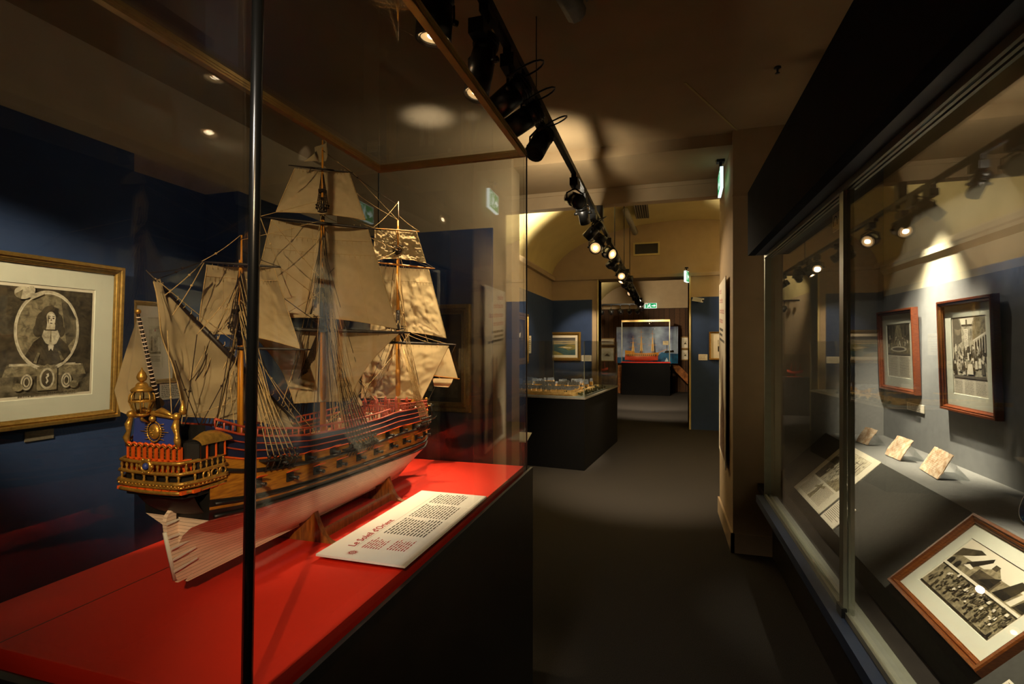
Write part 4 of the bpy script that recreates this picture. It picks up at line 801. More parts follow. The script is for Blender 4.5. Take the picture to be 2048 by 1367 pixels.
pc.poly([(.66,.04),(.72,.26),(.84,.30),(.96,.22),(.9,.05)],2); pc.poly([(.78,.02),(.82,.16),(.86,.02)],1); pc.poly([(.82,.26),(.83,.26),(.83,.6),(.82,.6)],3); pc.rect(.76,.5,.85,.61,4); pc.poly([(.78,.28),(.94,.30),(.93,.36),(.80,.34)],3)
pc.mb.build('painting', [M['storm'], M['storm_light'], M['surf'], M['ink'], M['sand']], bp)
# warship model in that vitrine
ws = thing('model_warship', ((x0+x1)/2, YC+.35, zc), 'distant three-masted warship model with red lower hull in front of the seascape', 'ship model')
xa = aY(1252, 700, YC+.3).x; xb = aY(1316, 700, YC+.3).x; yc = YC+.35; hz = (xb-xa)
def wh(i, j):
    t = i; s_ = (j-.5)*2; bw = .11*max(.02, (1-abs(2*t-1)**3.2)); ang = s_*PI/2; sh = .03*(2*t-1)**2
    return V((lerp(xa, xb, t)-(.04 if t == 0 else 0), yc+bw*math.sin(ang), zc+.02+.16*(1-math.cos(ang)*.98)+sh))
mb = MB(); mb.grid(wh, 20, 12); mb.build('hull', M['hull_red'], ws, 'red lower hull')
mb = MB()
for sy in (-1, 1):
    mb.grid(lambda i, j: V((lerp(xa-.03, xb+.02, i), yc+sy*.112*max(.12, (1-abs(2*i-1)**3.2)), zc+.175+.03*(2*i-1)**2+lerp(0,.10+.06*(i < .28),j))), 20, 4, 0, False)
    for k in range(15): x = lerp(xa+.08, xb-.08, k/14); mb.box((x-.012, yc+sy*.118-.006, zc+.20), (x+.012, yc+sy*.118+.006, zc+.235), 1)
mb.box((xa,yc-.09,zc+.24),(xb-.04,yc+.09,zc+.25), 2)
mb.build('topsides', [M['hull_ochre'], M['hull_black'], M['deck']], ws, 'ochre gun decks'); mb = MB()
for t, h_ in ((.22,.62),(.48,.86),(.83,.80)):
    x = lerp(xa, xb, t); mb.tube([(x,yc,zc+.2),(x,yc,zc+.2+h_)], [.012,.004]); mb2 = MB()
    for f in (.42,.66,.86): mb.tube([(x-.16*(1.2-f),yc,zc+.2+h_*f),(x+.16*(1.2-f),yc,zc+.2+h_*f)], .005)
    for s_ in (-1,1): mb2.tube([(x,yc,zc+.2+h_*.55),(x-.05,yc+s_*.11,zc+.26)], .003,4); mb2.tube([(x,yc,zc+.2+h_*.55),(x+.05,yc+s_*.11,zc+.26)], .003,4)
    mb2.prism([(x-.05,yc+.01,zc+.34),(x+.05,yc+.01,zc+.34),(x+.012,yc+.01,zc+.2+h_*.72),(x-.012,yc+.01,zc+.2+h_*.72)], (0,.003,0)); mb2.build('shrouds', M['rope'], ws)
mb.tube([(xb-.02,yc,zc+.28),(xb+.30,yc,zc+.42)], [.01,.004]); mb.build('masts', M['mast'], ws)
def plain(p): p.rect(.15,.2,.85,.8,1); p.poly([(.2,.3),(.5,.6),(.8,.3)],2)
for (a_, b_, lab) in (((1200,676),(1229,690),'upper framed print left of the distant warship vitrine'), ((1200,694),(1229,722),'lower framed print left of the distant warship vitrine'), ((1361,673),(1380,697),'upper framed print on the wood wall right of the distant vitrine'), ((1361,698),(1380,720),'lower framed print on the wood wall right of the distant vitrine')):
    a = aY(a_[0], a_[1], 17.9); b = aY(b_[0], b_[1], 17.9); framed('framed_print', lab, 'framed print', (a.x,17.915,b.z), (b.x-a.x,0,0), (0,0,a.z-b.z), .03, .03, 'frame_oak', .06, plain, ['paper','eng4','eng3'], glaze=False, mount='card')
a = aY(1345, 727, 17.0); b = aY(1378, 780, 17.0)
r = thing('timber_brace', (a.x, 17.0, 0), 'orange diagonal timber brace right of the distant vitrine', 'timber brace'); MB().bar((a.x, 17.6, a.z), (b.x+.3, 17.6, max(b.z-.35,.12)), .16, .22).box((a.x-.12,17.5,a.z-.1),(a.x+.1,17.7,a.z+.14)).build('beam', M['timber'], r)
a = aY(1240, 730, 17.0); r = thing('timber_post', (a.x, 17.0, 0), 'orange timber post left of the distant vitrine', 'timber post'); B((a.x-.06,16.9,0),(a.x+.09,17.1,a.z)).build('post', M['timber'], r)
r = thing('showcase_track', (-1.2, 15.3, 2.72), 'black cross track with hanging spotlights in the third room', 'lighting track'); z3 = aY(1250, 608, 15.3).z; xs0 = aY(1196, 608, 15.3).x; B((xs0-.5, 15.28, z3-.02), (aY(1296, 608, 15.3).x, 15.32, z3+.02)).build('rail', M['lampblack'], r)
for px, lab in ((1203,'first'),(1222,'second'),(1241,'third'),(1259,'fourth'),(1275,'fifth')):
    x = aY(px, 608, 15.3).x; spotlight(lab+' spotlight from the left on the cross track of the third room', (x, 15.3, z3-.02), (x+.2, 17.9, 1.0), .16, .055, 'lens_dim', 16 if lab in ('first','third') else 0, 50, .8, (0,0,-.2), box=False, group='spotlights on the cross track')
# small vitrine with a red boat model, beyond the doorway on the left
YD = 12.6; a = aY(1193, 700, YD); b = aY(1232, 700, YD); z0 = aY(1200, 748, YD).z; z1 = aY(1200, 706, YD).z
r = thing('display_case', (a.x, YD+.2, 0), 'small glass vitrine holding a red boat model left beyond the doorway', 'display case'); B((a.x-.2,YD,0),(b.x,YD+.4,z0)).build('plinth', M['black'], r)
for q_ in ((a.x-.2,YD,b.x,YD+.008),(a.x-.2,YD+.392,b.x,YD+.4),(b.x-.008,YD+.008,b.x,YD+.392)): B((q_[0],q_[1],z0),(q_[2],q_[3],z1)).build('glass_pane', M['glass'], r)
r = thing('model_boat', (a.x+.1, YD+.2, z0), 'small red boat model in the vitrine left beyond the doorway', 'ship model'); x = a.x+.1
MB().grid(lambda i, j: V((x-.16+.32*i, YD+.2+.05*(1-abs(2*i-1)**2.5)*math.sin((j-.5)*PI), z0+.06+.06*(1-math.cos((j-.5)*PI))+.05*(2*i-1)**2)), 12, 8).build('hull', M['hull_red'], r)
mb = MB()
for k in range(3): mb.tube([(x-.09+.09*k,YD+.2,z0+.08),(x-.11+.09*k,YD+.2,z0+.34-.04*abs(k-1))], .005)
mb.tube([(x-.16,YD+.2,z0),(x+.16,YD+.2,z0)], .012); mb.tube([(x,YD+.2,z0),(x,YD+.2,z0+.08)], .012); mb.build('masts', M['hull_red'], r)
# ------------------------------------------------------------------ the ship model
XS = -.895
ship = thing('model_ship', (XS, 1.25, ZB+.04), 'large three-masted sailing ship model with cream sails and gilded stern in the near vitrine', 'ship model')
HY0, HY1 = .757, 1.785
def yy(t): return lerp(HY0, HY1, t)
def zk(t): return 1.0965+.10*max(0, (t-.80)/.2)**1.7
def zw(t): return pw(t, [(0,1.222),(.1,1.212),(.3,1.206),(.6,1.198),(.85,1.188),(1,1.197)])
def zr(t): return pw(t, [(0,1.400),(.08,1.368),(.16,1.352),(.26,1.338),(.42,1.332),(.56,1.334),(.66,1.340),(.85,1.332),(1,1.318)])
def BB(t): return pw(t, [(0,.078),(.08,.088),(.18,.098),(.32,.104),(.6,.105),(.76,.100),(.86,.086),(.93,.060),(.975,.030),(1,.004)])
def hb(t, z):
    k, w_ = zk(t), zw(t); b = BB(t)
    if z <= w_:
        q = max(0, min(1, (z-k)/max(w_-k, 1e-4))); e = pw(t, [(0,5.0),(.06,2.6),(.15,1.3),(.3,.62),(.6,.55),(.8,.8),(.9,1.1),(1,1.2)])
        return max(.004, b*(q**e))
    q = (z-w_)/max(zr(t)-w_, 1e-4); bow = max(0, (t-.82)/.18)
    return b*(1+.05*math.sin(min(q,.4)/.4*PI/2)-(.22-.30*bow)*max(0, q-.3))
def hp(t, f, s=1, out=0.0):
    # point on the topsides: f = 0 at the white boot top, 1 at the rail
    z = lerp(zw(t), zr(t), f); return V((XS+s*(hb(t, z)+out), yy(t), z))
NT = 44; fr = [0,.11,.14,.22,.36,.5,.56,.67,.70,.79,.81,.93,1.0]; fm = [1,2,1,3,3,1,3,4,5,4,5,5]
mb = MB()
for s in (1, -1):
    vs = []; NL = 9
    for i in range(NT+1):
        t = i/NT
        for j in range(NL): q = (j/NL)**1.3; z = lerp(zk(t), zw(t), q); vs.append((XS+s*hb(t, z), yy(t), z))
        for f in fr: vs.append(hp(t, f, s))
    C_ = NL+len(fr); fs = []; ms = []
    for i in range(NT):
        for j in range(C_-1):
            a = i*C_+j; q = (a, a+C_, a+C_+1, a+1); fs.append(q if s > 0 else q[::-1]); ms.append(0 if j < NL else fm[j-NL])
    mb.add(vs, fs, ms, True)
    mb.add([V(v) for v in vs[:C_]]+[(XS, HY0, v[2]) for v in [tuple(V(x)) for x in vs[:C_]]], [((j, j+1, C_+j+1, C_+j)) for j in range(C_-1)], [0 if j < NL else 1 for j in range(C_-1)])
mb.box((XS-.005, HY0+.02, 1.090), (XS+.005, yy(.82), 1.099), 0)
hull = mb.build('hull', [M['hull_white'], M['hull_black'], M['hull_ochre'], M['hull_ochre'], M['orange'], M['hull_blue']], ship)
mb = MB().tube([(XS, yy(t), zk(t)-.002) for t in [.78+.22*i/14 for i in range(15)]]+[hp(1,f,0) for f in (.2,.5,.8,1)], .006, 6); mb.build('stem_post', M['hull_white'], hull)
# decks and bulwark inside
mb = MB(); mb.add([p for i in range(31) for p in (hp(.02+.96*i/30, .70, -1, -.004), hp(.02+.96*i/30, .70, 1, -.004))], [(2*i, 2*i+1, 2*i+3, 2*i+2) for i in range(30)])
mb.build('deck', M['deck'], ship)
mb = MB(); mb.add([p for i in range(9) for p in (hp(.0+.13*i/8, .92, -1, -.003), hp(.0+.13*i/8, .92, 1, -.003))], [(2*i, 2*i+1, 2*i+3, 2*i+2) for i in range(8)])
mb.add([hp(.13,.92,-1,-.003), hp(.13,.92,1,-.003), hp(.13,.70,1,-.003), hp(.13,.70,-1,-.003)], [(0,1,2,3)], 0); mb.build('poop_deck', M['deck'], ship)
# wales, rails
def along(f, s, out, t0=.01, t1=.985, n=40, dz=0): return [hp(lerp(t0,t1,i/n), f, s, out)+V((0,0,dz)) for i in range(n+1)]
for s in (1, -1):
    for f, r, m, nm in ((.03,.0035,'hull_black','wale'),(.17,.0030,'hull_black','wale'),(.53,.0042,'hull_black','wale'),(.685,.0018,'orange','rail_moulding'),(.80,.0018,'hull_red','rail_moulding')):
        MB().tube(along(f, s, .001), r, 6).build(nm, M[m], hull)
    mb = MB().tube(along(1.0, s, .0, .02, .985), .0027, 6); mb.tube(along(.90, s, .001, .02, .97), .0016, 6); mb.build('cap_rail', M['hull_red'], ship)
    mb = MB(); ps = along(1.0, s, -.001, .02, .62, 40, .017)
    mb.tube(ps, .0026, 6); mb.tube(along(1.0, s, -.001, .68, .98, 20, .022), .0026, 6); mb.tube(along(1.0, s, -.001, .68, .98, 20, .012), .002, 6)
    for i in range(52):
        t = .02+.96*i/51; h_ = .017 if t < .62 else .022
        if .62 < t < .68: continue
        a = hp(t, 1.0, s, -.001); mb.tube([a, a+V((0,0,h_))], .0016, 4, i % 2)
    mb.build('open_railing', [M['hull_red'], M['pink']], ship)
# gun ports with raised lids, guns
def gun(t, f, s, row):
    a = hp(t, f, s, .0012); b = hp(t+.012, f, s, .0012); u = (b-a).normalized()*.0105; n = u.cross(UP).normalized()*(1 if s > 0 else -1)
    n = n if n.x*s > 0 else -n; up = UP*.0095
    fr_ = MB(); fr_.obox(a+up*.0, u, up, n*.001, 0)
    r = fr_.build('gun_port', M['hull_black'], ship)
    mb = MB(); h = a+up; d = (n*.85+UP*.35).normalized()*.019; mb.add([h-u, h+u, h+u+d, h-u+d], [(0,1,2,3)], 0)
    k = UP*.0018; mb.add([h-u+k, h+u+k, h+u+d+k, h-u+d+k], [(3,2,1,0)], 1); mb.add([h-u, h-u+k, h-u+d+k, h-u+d, h+u, h+u+k, h+u+d+k, h+u+d], [(3,2,6,7),(0,1,2,3),(4,7,6,5)], 1)
    mb.build('port_lid', [M['orange'], M['orange']], r)
    MB().tube([a-n*.004, a+n*.020], [.0046,.0034], 8).tube([a+n*.019, a+n*.022], .0046, 8).build('gun_barrel', M['dark'], r)
for s in (1, -1):
    for k in range(10): gun(.10+.083*k, .36, s, 0)
    for k in range(9): gun(.16+.085*k, .615, s, 1)
# channels, deadeyes and shrouds
MY = {'mizzen': aX(481,700,XS).y, 'main': aX(645,600,XS).y, 'fore': aX(796,600,XS).y}
def tY(y): return (y-HY0)/(HY1-HY0)
def mz(px, py): return aX(px, py, XS).z
def shrouds(y, top, n, span, name, rope='rope', back=.02, f=.62, rat=14, rr=.0011):
    for s in (1, -1):
        mb = MB(); ch = []; t0 = tY(y-back*.3)
        for k in range(n):
            t = t0+span*(k-(n-1)*.38)/n; a = hp(t, f, s, .020); ch.append(a)
            mb.tube([a, top+V((s*.006,0,0))], rr, 4); mb.ball(a+V((0,0,.008)), .0042, 4, 1); mb.ball(a+V((0,0,.021)), .0042, 4, 1); mb.tube([hp(t, f-.16, s, .004), a], .0012, 4, 1)
        for j in range(1, rat):
            q = j/rat*.86+.06; mb.tube([lerp(a, top+V((s*.006,0,0)), q) for a in ch], rr*.6, 3, 0, False)
        mb.build(name+'_shrouds', [M[rope], M['spar']], ship)
        MB().bar(hp(t0-span*.42, f, s, .012), hp(t0+span*.66, f, s, .012), .018, .004).build('channel', M['hull_black'], hull)
tops = {'mizzen': (480, 668), 'main': (645, 640), 'fore': (797, 668)}
def top_platform(px, py, m, r=.020):
    c = aX(px, py, XS); mb = MB().lathe([(.004,-.012),(r*.7,-.004),(r,0),(r,.003),(.004,.003)], c, UP, 14)
    for k in range(8): a = 2*PI*k/8; mb.tube([c+V((r*.92*math.cos(a), r*.92*math.sin(a), .003)), c+V((r*.92*math.cos(a), r*.92*math.sin(a), .012))], .0011, 4)
    mb.tube([c+V((r*.92*math.cos(2*PI*k/16), r*.92*math.sin(2*PI*k/16), .012)) for k in range(16)], .0012, 4, closed=True)
    for k in range(6): a = 2*PI*k/6; mb.tube([c, c+V((r*1.0*math.cos(a), r*1.0*math.sin(a), .018))], .0009, 3)
    mb.build('mast_top', M['spar'], m); return c
def mast(name, segs, col, cap):
    # segs: (pixel y bottom, pixel y top, radius) stacked along the mast at pixel column px
    mb = MB()
    for px, yb, yt, r0, r1, mi in segs: a = aX(px, yb, XS); b = aX(px, yt, XS); b.y = a.y; mb.tube([a, b], [r0, r1], 10, mi)
    return mb.build(name, [M['mast'], M['spar'], M['hull_white']], ship)
mm = mast('mizzen_mast', [(481,880,662,.0068,.0058,0),(480,690,610,.0062,.006,1),(481,672,520,.0046,.0034,0),(483,560,470,.003,.0016,0)], 0, 0)
c1 = top_platform(479, 664, mm, .019); MB().obox(aX(476, 622, XS), V((.008,0,0)), V((0,.010,0)), V((0,0,.004))).obox(aX(477, 640, XS), V((.0055,0,0)), V((0,.006,0)), V((0,0,.022))).build('mast_cap', M['spar'], mm)
mM = mast('main_mast', [(646,900,640,.0085,.0075,0),(645,660,575,.008,.0075,1),(645,640,420,.0062,.005,0),(645,440,395,.006,.0055,1),(645,450,280,.0042,.002,0)], 0, 0)
c2 = top_platform(645, 642, mM, .026); c2b = top_platform(645, 425, mM, .014); MB().obox(aX(645, 580, XS), V((.010,0,0)), V((0,.012,0)), V((0,0,.005))).build('mast_cap', M['spar'], mM); MB().obox(aX(645, 382, XS), V((.007,0,0)), V((0,.009,0)), V((0,0,.004))).build('mast_cap', M['spar'], mM)
mF = mast('fore_mast', [(796,880,660,.0090,.008,0),(796,690,620,.0075,.007,1),(796,672,500,.0062,.005,0),(796,515,440,.0040,.0026,0),(797,450,402,.0016,.001,2)], 0, 0)
c3 = top_platform(796, 664, mF, .026); c3b = top_platform(795, 503, mF, .016)
shrouds(MY['mizzen'], aX(480, 668, XS), 6, .09, 'mizzen', 'rope', .02, .66)
shrouds(MY['main'], aX(645, 650, XS), 9, .13, 'main', 'rope_dark', .02, .60, 18)
shrouds(MY['fore'], aX(796, 672, XS), 8, .11, 'fore', 'rope', .02, .62, 16)
# topmast shrouds
def upper_shrouds(lo, hi, r, n, name, rope):
    mb = MB()
    for s in (1, -1):
        ps = [lo+V((s*r*.9, lerp(-r*.7, r*.7, k/(n-1)), .006)) for k in range(n)]
        for p in ps: mb.tube([p, hi], .0010, 4); mb.ball(p+V((0,0,.006)), .0028, 3, 1); mb.ball(p+V((0,0,.014)), .0028, 3, 1)
        for j in range(1, 16): mb.tube([lerp(p, hi, j/17) for p in ps], .0006, 3, 0, False)
    mb.build(name, [M[rope], M['spar']], ship)
upper_shrouds(c1, aX(481, 525, XS), .019, 4, 'mizzen_topmast_shrouds', 'rope_dark'); upper_shrouds(c2, aX(645, 432, XS), .026, 5, 'main_topmast_shrouds', 'rope_dark'); upper_shrouds(c2b, aX(645, 335, XS), .014, 3, 'main_topgallant_shrouds', 'rope_dark')
upper_shrouds(c3, aX(796, 510, XS), .026, 5, 'fore_topmast_shrouds', 'rope'); upper_shrouds(c3b, aX(796, 450, XS), .016, 3, 'fore_topgallant_shrouds', 'rope')
# sails and yards on braced planes
BETA = math.radians(30)
def plane(mk, dy=0): return V((XS, MY[mk]+dy, 1.5)), V((-math.sin(BETA), math.cos(BETA), 0))
def yard(name, mk, p, q, r=.0042, m='spar', dy=-.012):
    o, n = plane(mk, dy); a = aP(p[0], p[1], o, n); b = aP(q[0], q[1], o, n); c = (a+b)/2
    return MB().tube([a, lerp(a,b,.08), lerp(a,b,.3), c, lerp(a,b,.7), lerp(a,b,.92), b], [r*.4,r*.55,r*.9,r,r*.9,r*.55,r*.4], 8).build(name, M[m], ship)
def sail(name, mk, tl, tr_, br, bl, belly=.03, roach=.0, m='sail', dy=-.012, wr=.004, lug=None, side=.0, seed=1, fq=9, reef=None):
    o, n = plane(mk, dy); A, B_, C_, D = [aP(x, y, o, n) for x, y in (tl, tr_, br, bl)]
    def fn(i, j):
        top = lerp(A, B_, i); bot = lerp(D, C_, i)+UP*(roach*math.sin(PI*i)); p = lerp(top, bot, j)
        p = p+(D-C_).normalized()*(side*math.sin(PI*j)*(1 if i > .5 else -1)*abs(2*i-1))
        k = belly*math.sin(PI*i)**.8*math.sin(PI*(.12+.88*j))**.9
        w_ = noise.noise(V((i*fq*.6+seed, j*fq*.5, seed)))*wr*2+noise.noise(V((i*fq*1.8, j*fq*1.2+seed, 3)))*wr
        # radiating creases towards the lower corners
        for (ci, cj) in ((0, 1), (1, 1)):
            dx, dy_ = i-ci, j-cj; ang = math.atan2(dy_, dx); w_ += wr*.8*math.sin(ang*16+seed)*math.exp(-3*math.hypot(dx, dy_))
        return p+n*(k+w_*min(1, 6*j, 6*i+.3, 6*(1-i)+.3))
    mb = MB().grid(fn, 44, 44); o_ = mb.build(name, M[m], ship)
    mb = MB(); ed = [fn(0, k/24) for k in range(25)]+[fn(k/24, 1) for k in range(1, 25)]+[fn(1, 1-k/24) for k in range(1, 25)]
    mb.tube(ed, .0012, 4); mb.build('bolt_rope', M['rope'], o_)
    mb = MB()
    for k in range(1, 14): p = fn(k/14, .0); mb.tube([p+UP*.006, p-n*.002, p-UP*.008], .0008, 3)
    mb.build('lacing', M['rope'], o_)
    if reef:
        mb = MB()
        for j in reef:
            mb.tube([fn(k/30, j)-n*.0008 for k in range(31)], .0007, 3, 0, False)
            for k in range(1, 20): p = fn(k/20, j); mb.tube([p-n*.001, p-n*.002-UP*.009], .0006, 3)
        for k in (.2,.4,.6,.8): mb.tube([fn(k, q/20)-n*.0004 for q in range(21)], .0004, 3, 0, False)
        mb.build('reef_points', M['rope'], o_)
    return fn
# mizzen
yard('topsail_yard', 'mizzen', (402,523), (562,534), .0034); sail('mizzen_topsail', 'mizzen', (414,529), (548,535), (600,697), (394,668), .045, .012, seed=2, wr=.0045, reef=(.16,))
yard('crossjack_yard', 'mizzen', (400,694), (625,699), .0034)
# lateen sail and its long slanting yard
LN = V((math.cos(.12), -math.sin(.12), 0)); LO = V((XS-.012, MY['mizzen'], 1.5))
def lat(x, y): return aP(x, y, LO, LN)
a, b = lat(292,540), lat(600,852); MB().tube([a, lerp(a,b,.1), lerp(a,b,.5), lerp(a,b,.9), b], [.0016,.003,.005,.003,.0016], 8).tube([lerp(a,b,.3), lerp(a,b,.7)], .0055, 8).build('lateen_yard', M['spar'], ship)
top = [(309,556),(360,607),(410,657),(455,700),(500,745),(545,790),(590,832)]; bot = [(312,562),(333,655),(349,725),(366,832),(440,836),(520,842),(590,858)]
def latf(i, j):
    k = i*6; n_ = min(5, int(k)); f = k-n_; t_ = V(lat(*top[n_])).lerp(V(lat(*top[n_+1])), f); b_ = V(lat(*bot[n_])).lerp(V(lat(*bot[n_+1])), f)
    w_ = .022*math.sin(PI*j)*math.sin(PI*i)+.020*math.sin(i*13+j*5)*j**.6*(1-i)**1.5*min(1,6*i)+.008*noise.noise(V((i*6, j*5, 4)))+.005*math.sin(22*(i+j*.5))*(1-j)-.02*max(0,.18-i)/.18*j*(1-j)*4
    return t_.lerp(b_, j)-LN*(w_+.007)
o_ = MB().grid(latf, 56, 40).build('lateen_sail', M['sail'], ship)
mb = MB().tube([latf(k/30, 1) for k in range(31)], .0014, 4)
for k in range(1, 22): p = latf(k/22, 0); mb.tube([p+UP*.006+LN*.014, p+LN*.014, p-UP*.006+LN*.004], .0009, 3)
mb.build('bolt_rope', M['rope'], o_)
# main
yard('topgallant_yard', 'main', (577,330), (706,345), .003); sail('main_topgallant', 'main', (590,336), (697,343), (731,440), (552,424), .022, .006, seed=5, wr=.0022)
yard('topsail_yard', 'main', (520,433), (762,459), .0042); sail('main_topsail', 'main', (543,438), (734,453), (795,657), (494,640), .06, .018, seed=7, wr=.003, reef=(.14,.28))
yard('main_yard', 'main', (470,655), (822,665), .0052); sail('main_course', 'main', (494,656), (797,667), (700,800), (588,806), .05, .0, seed=9, wr=.006, side=.02)
# fore
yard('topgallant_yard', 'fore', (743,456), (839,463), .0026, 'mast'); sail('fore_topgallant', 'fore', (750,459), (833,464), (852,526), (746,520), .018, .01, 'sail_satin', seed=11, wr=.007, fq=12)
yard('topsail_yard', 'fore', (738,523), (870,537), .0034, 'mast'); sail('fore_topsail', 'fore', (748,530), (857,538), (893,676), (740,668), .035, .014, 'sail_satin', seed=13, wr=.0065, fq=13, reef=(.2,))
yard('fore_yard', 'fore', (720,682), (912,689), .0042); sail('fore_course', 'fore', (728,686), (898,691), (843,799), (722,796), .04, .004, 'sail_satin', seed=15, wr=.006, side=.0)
# bowsprit with spritsail ahead of the bow
mb = MB(); bs0 = hp(.93, 1.0, 0)+V((0,0,.012)); bs1 = V((XS+.0, 1.94, 1.470)); mb.tube([bs0, bs1], [.0075,.004], 10); mb.lathe([(.002,-.004),(.016,0),(.016,.003),(.002,.003)], bs1, UP, 12); mb.tube([bs1, bs1+V((0,0,.09))], [.003,.0015], 6)
mb.build('bowsprit', M['mast'], ship)
SO = V((XS, 1.90, 1.4)); SN = V((-.5,.866,0))
P = [aP(x, y, SO, SN) for x, y in ((868,698),(898,696),(916,757),(866,751))]
def spf(i, j): return lerp(lerp(P[0],P[1],i), lerp(P[3],P[2],i), j)+SN*(.022*math.sin(PI*i)*math.sin(PI*j)+.003*noise.noise(V((i*5,j*5,2))))
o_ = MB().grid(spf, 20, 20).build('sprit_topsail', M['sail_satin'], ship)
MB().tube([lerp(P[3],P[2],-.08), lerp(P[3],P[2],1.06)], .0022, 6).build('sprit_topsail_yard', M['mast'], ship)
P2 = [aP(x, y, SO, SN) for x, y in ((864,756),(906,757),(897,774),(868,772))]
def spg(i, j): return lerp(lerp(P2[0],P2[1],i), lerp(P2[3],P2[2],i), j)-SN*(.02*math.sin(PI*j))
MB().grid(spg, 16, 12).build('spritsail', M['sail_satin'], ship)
# staysail glimpsed between main and fore masts
P3 = [aX(*p, XS+.02) for p in ((708,766),(718,762),(722,812),(704,806))]
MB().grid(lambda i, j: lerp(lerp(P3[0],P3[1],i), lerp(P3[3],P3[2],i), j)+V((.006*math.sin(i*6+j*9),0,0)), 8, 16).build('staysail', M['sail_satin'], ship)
# pennant at the main truck
P = [aX(*p, XS) for p in ((648,279),(651,322),(614,324),(632,300))]
MB().grid(lambda i, j: lerp(lerp(P[0],P[3],i), lerp(P[1],P[2],i), j)+V((.010*math.sin(i*7+j*3),.006*math.sin(i*5),0)), 14, 14).build('pennant', M['sail'], ship)
# standing and running rigging: each line between two measured points
def pt(x, y, dx=0): return aX(x, y, XS+dx)
RL = [((645,300),(796,410)),((645,330),(797,440)),((645,430),(796,500)),((645,450),(796,660)),((645,640),(796,860)),((645,660),(800,850)),((481,525),(645,650)),((481,668),(645,880)),((481,480),(645,440)),
 ((796,440),(870,690)),((796,500),(880,750)),((796,660),(885,760)),((796,670),(850,815)),((796,405),(745,456)),((796,430),(838,462)),((796,500),(870,536)),((796,500),(745,524)),((796,660),(910,688)),((645,335),(578,330)),((645,300),(704,344)),
 ((481,470),(404,522)),((481,500),(560,533)),((645,400),(522,432)),((645,400),(756,458)),((645,600),(818,664)),((645,580),(500,655)),((560,534),(645,600)),((402,524),(297,545)),((405,524),(330,590)),((408,525),(345,630)),((402,524),(310,560)),
 ((310,556),(480,690)),((335,660),(345,860)),((350,720),(398,850)),((366,832),(470,800)),((365,832),(360,868)),((590,850),(600,878)),((545,805),(520,850)),((480,690),(430,860)),((480,700),(395,862)),((455,720),(470,858)),
 ((822,665),(905,690)),((760,460),(870,537)),((706,345),(796,440)),((795,657),(645,560)),((731,440),(645,400)),((700,800),(640,860)),((843,799),(770,850)),((843,799),(720,830)),((720,796),(680,850)),((600,697),(545,860)),((394,668),(370,850)),((394,668),(480,560)),((600,697),(481,600)),
 ((735,455),(645,560)),((543,440),(645,560)),((520,433),(560,534)),((522,433),(481,480)),((893,676),(796,600)),((852,526),(796,490)),((912,688),(850,812)),((690,770),(640,880)),((820,665),(650,850)),((500,655),(590,860))]
mb = MB(); mbd = MB()
for k, (p, q) in enumerate(RL):
    R = random.Random(k); a = pt(*p, dx=.012*(R.random()-.5)); b = pt(*q, dx=.03*(R.random()-.3)); sag = .012*R.random()*(a-b).length/.3
    (mb if k % 3 else mbd).tube([lerp(a, b, i/8)-UP*(sag*math.sin(PI*i/8)) for i in range(9)], .00085, 4)
    (mb if k % 3 else mbd).ball(lerp(a, b, .3+.4*R.random())-UP*sag*.9, .0026, 4)
# lifts, sheets and clew lines hanging in front of the sails
for k in range(26):
    R = random.Random(k+50); mk, px = R.choice((('mizzen',481),('main',645),('fore',796),('main',645))); y0_ = {'mizzen':545,'main':470,'fore':480}[mk]
    x1 = px+R.randint(-70, 90)*(1 if mk != 'mizzen' else .6); a = pt(px+R.randint(-4,4), y0_+R.randint(0,140), .02); t = tY(MY[mk])+.1*(R.random()-.5); b = hp(min(.96, max(.03, t)), 1, 1, -.004)
    mb.tube([lerp(a, b, i/6)-UP*.01*R.random()*math.sin(PI*i/6) for i in range(7)], .0008, 4)
for k in range(44):
    R = random.Random(k+200); mk, px, y0_, y1_ = R.choice((('mizzen',481,540,660),('main',645,350,640),('main',645,430,640),('fore',796,450,660)))
    a = pt(px, R.uniform(y0_, y1_), .004); f = R.choice((1, 1, -1)); b = hp(min(.95, max(.02, tY(MY[mk])-.16+.30*R.random())), 1.0, f, 0); (mb if k % 2 else mbd).tube([a, lerp(a,b,.5)-UP*.004, b], .0008, 4)
    if k % 3 == 0: mb.ball(lerp(a,b,.2), .0024, 4)
mb.build('running_rigging', M['rope'], ship); mbd.build('standing_rigging', M['rope_dark'], ship)
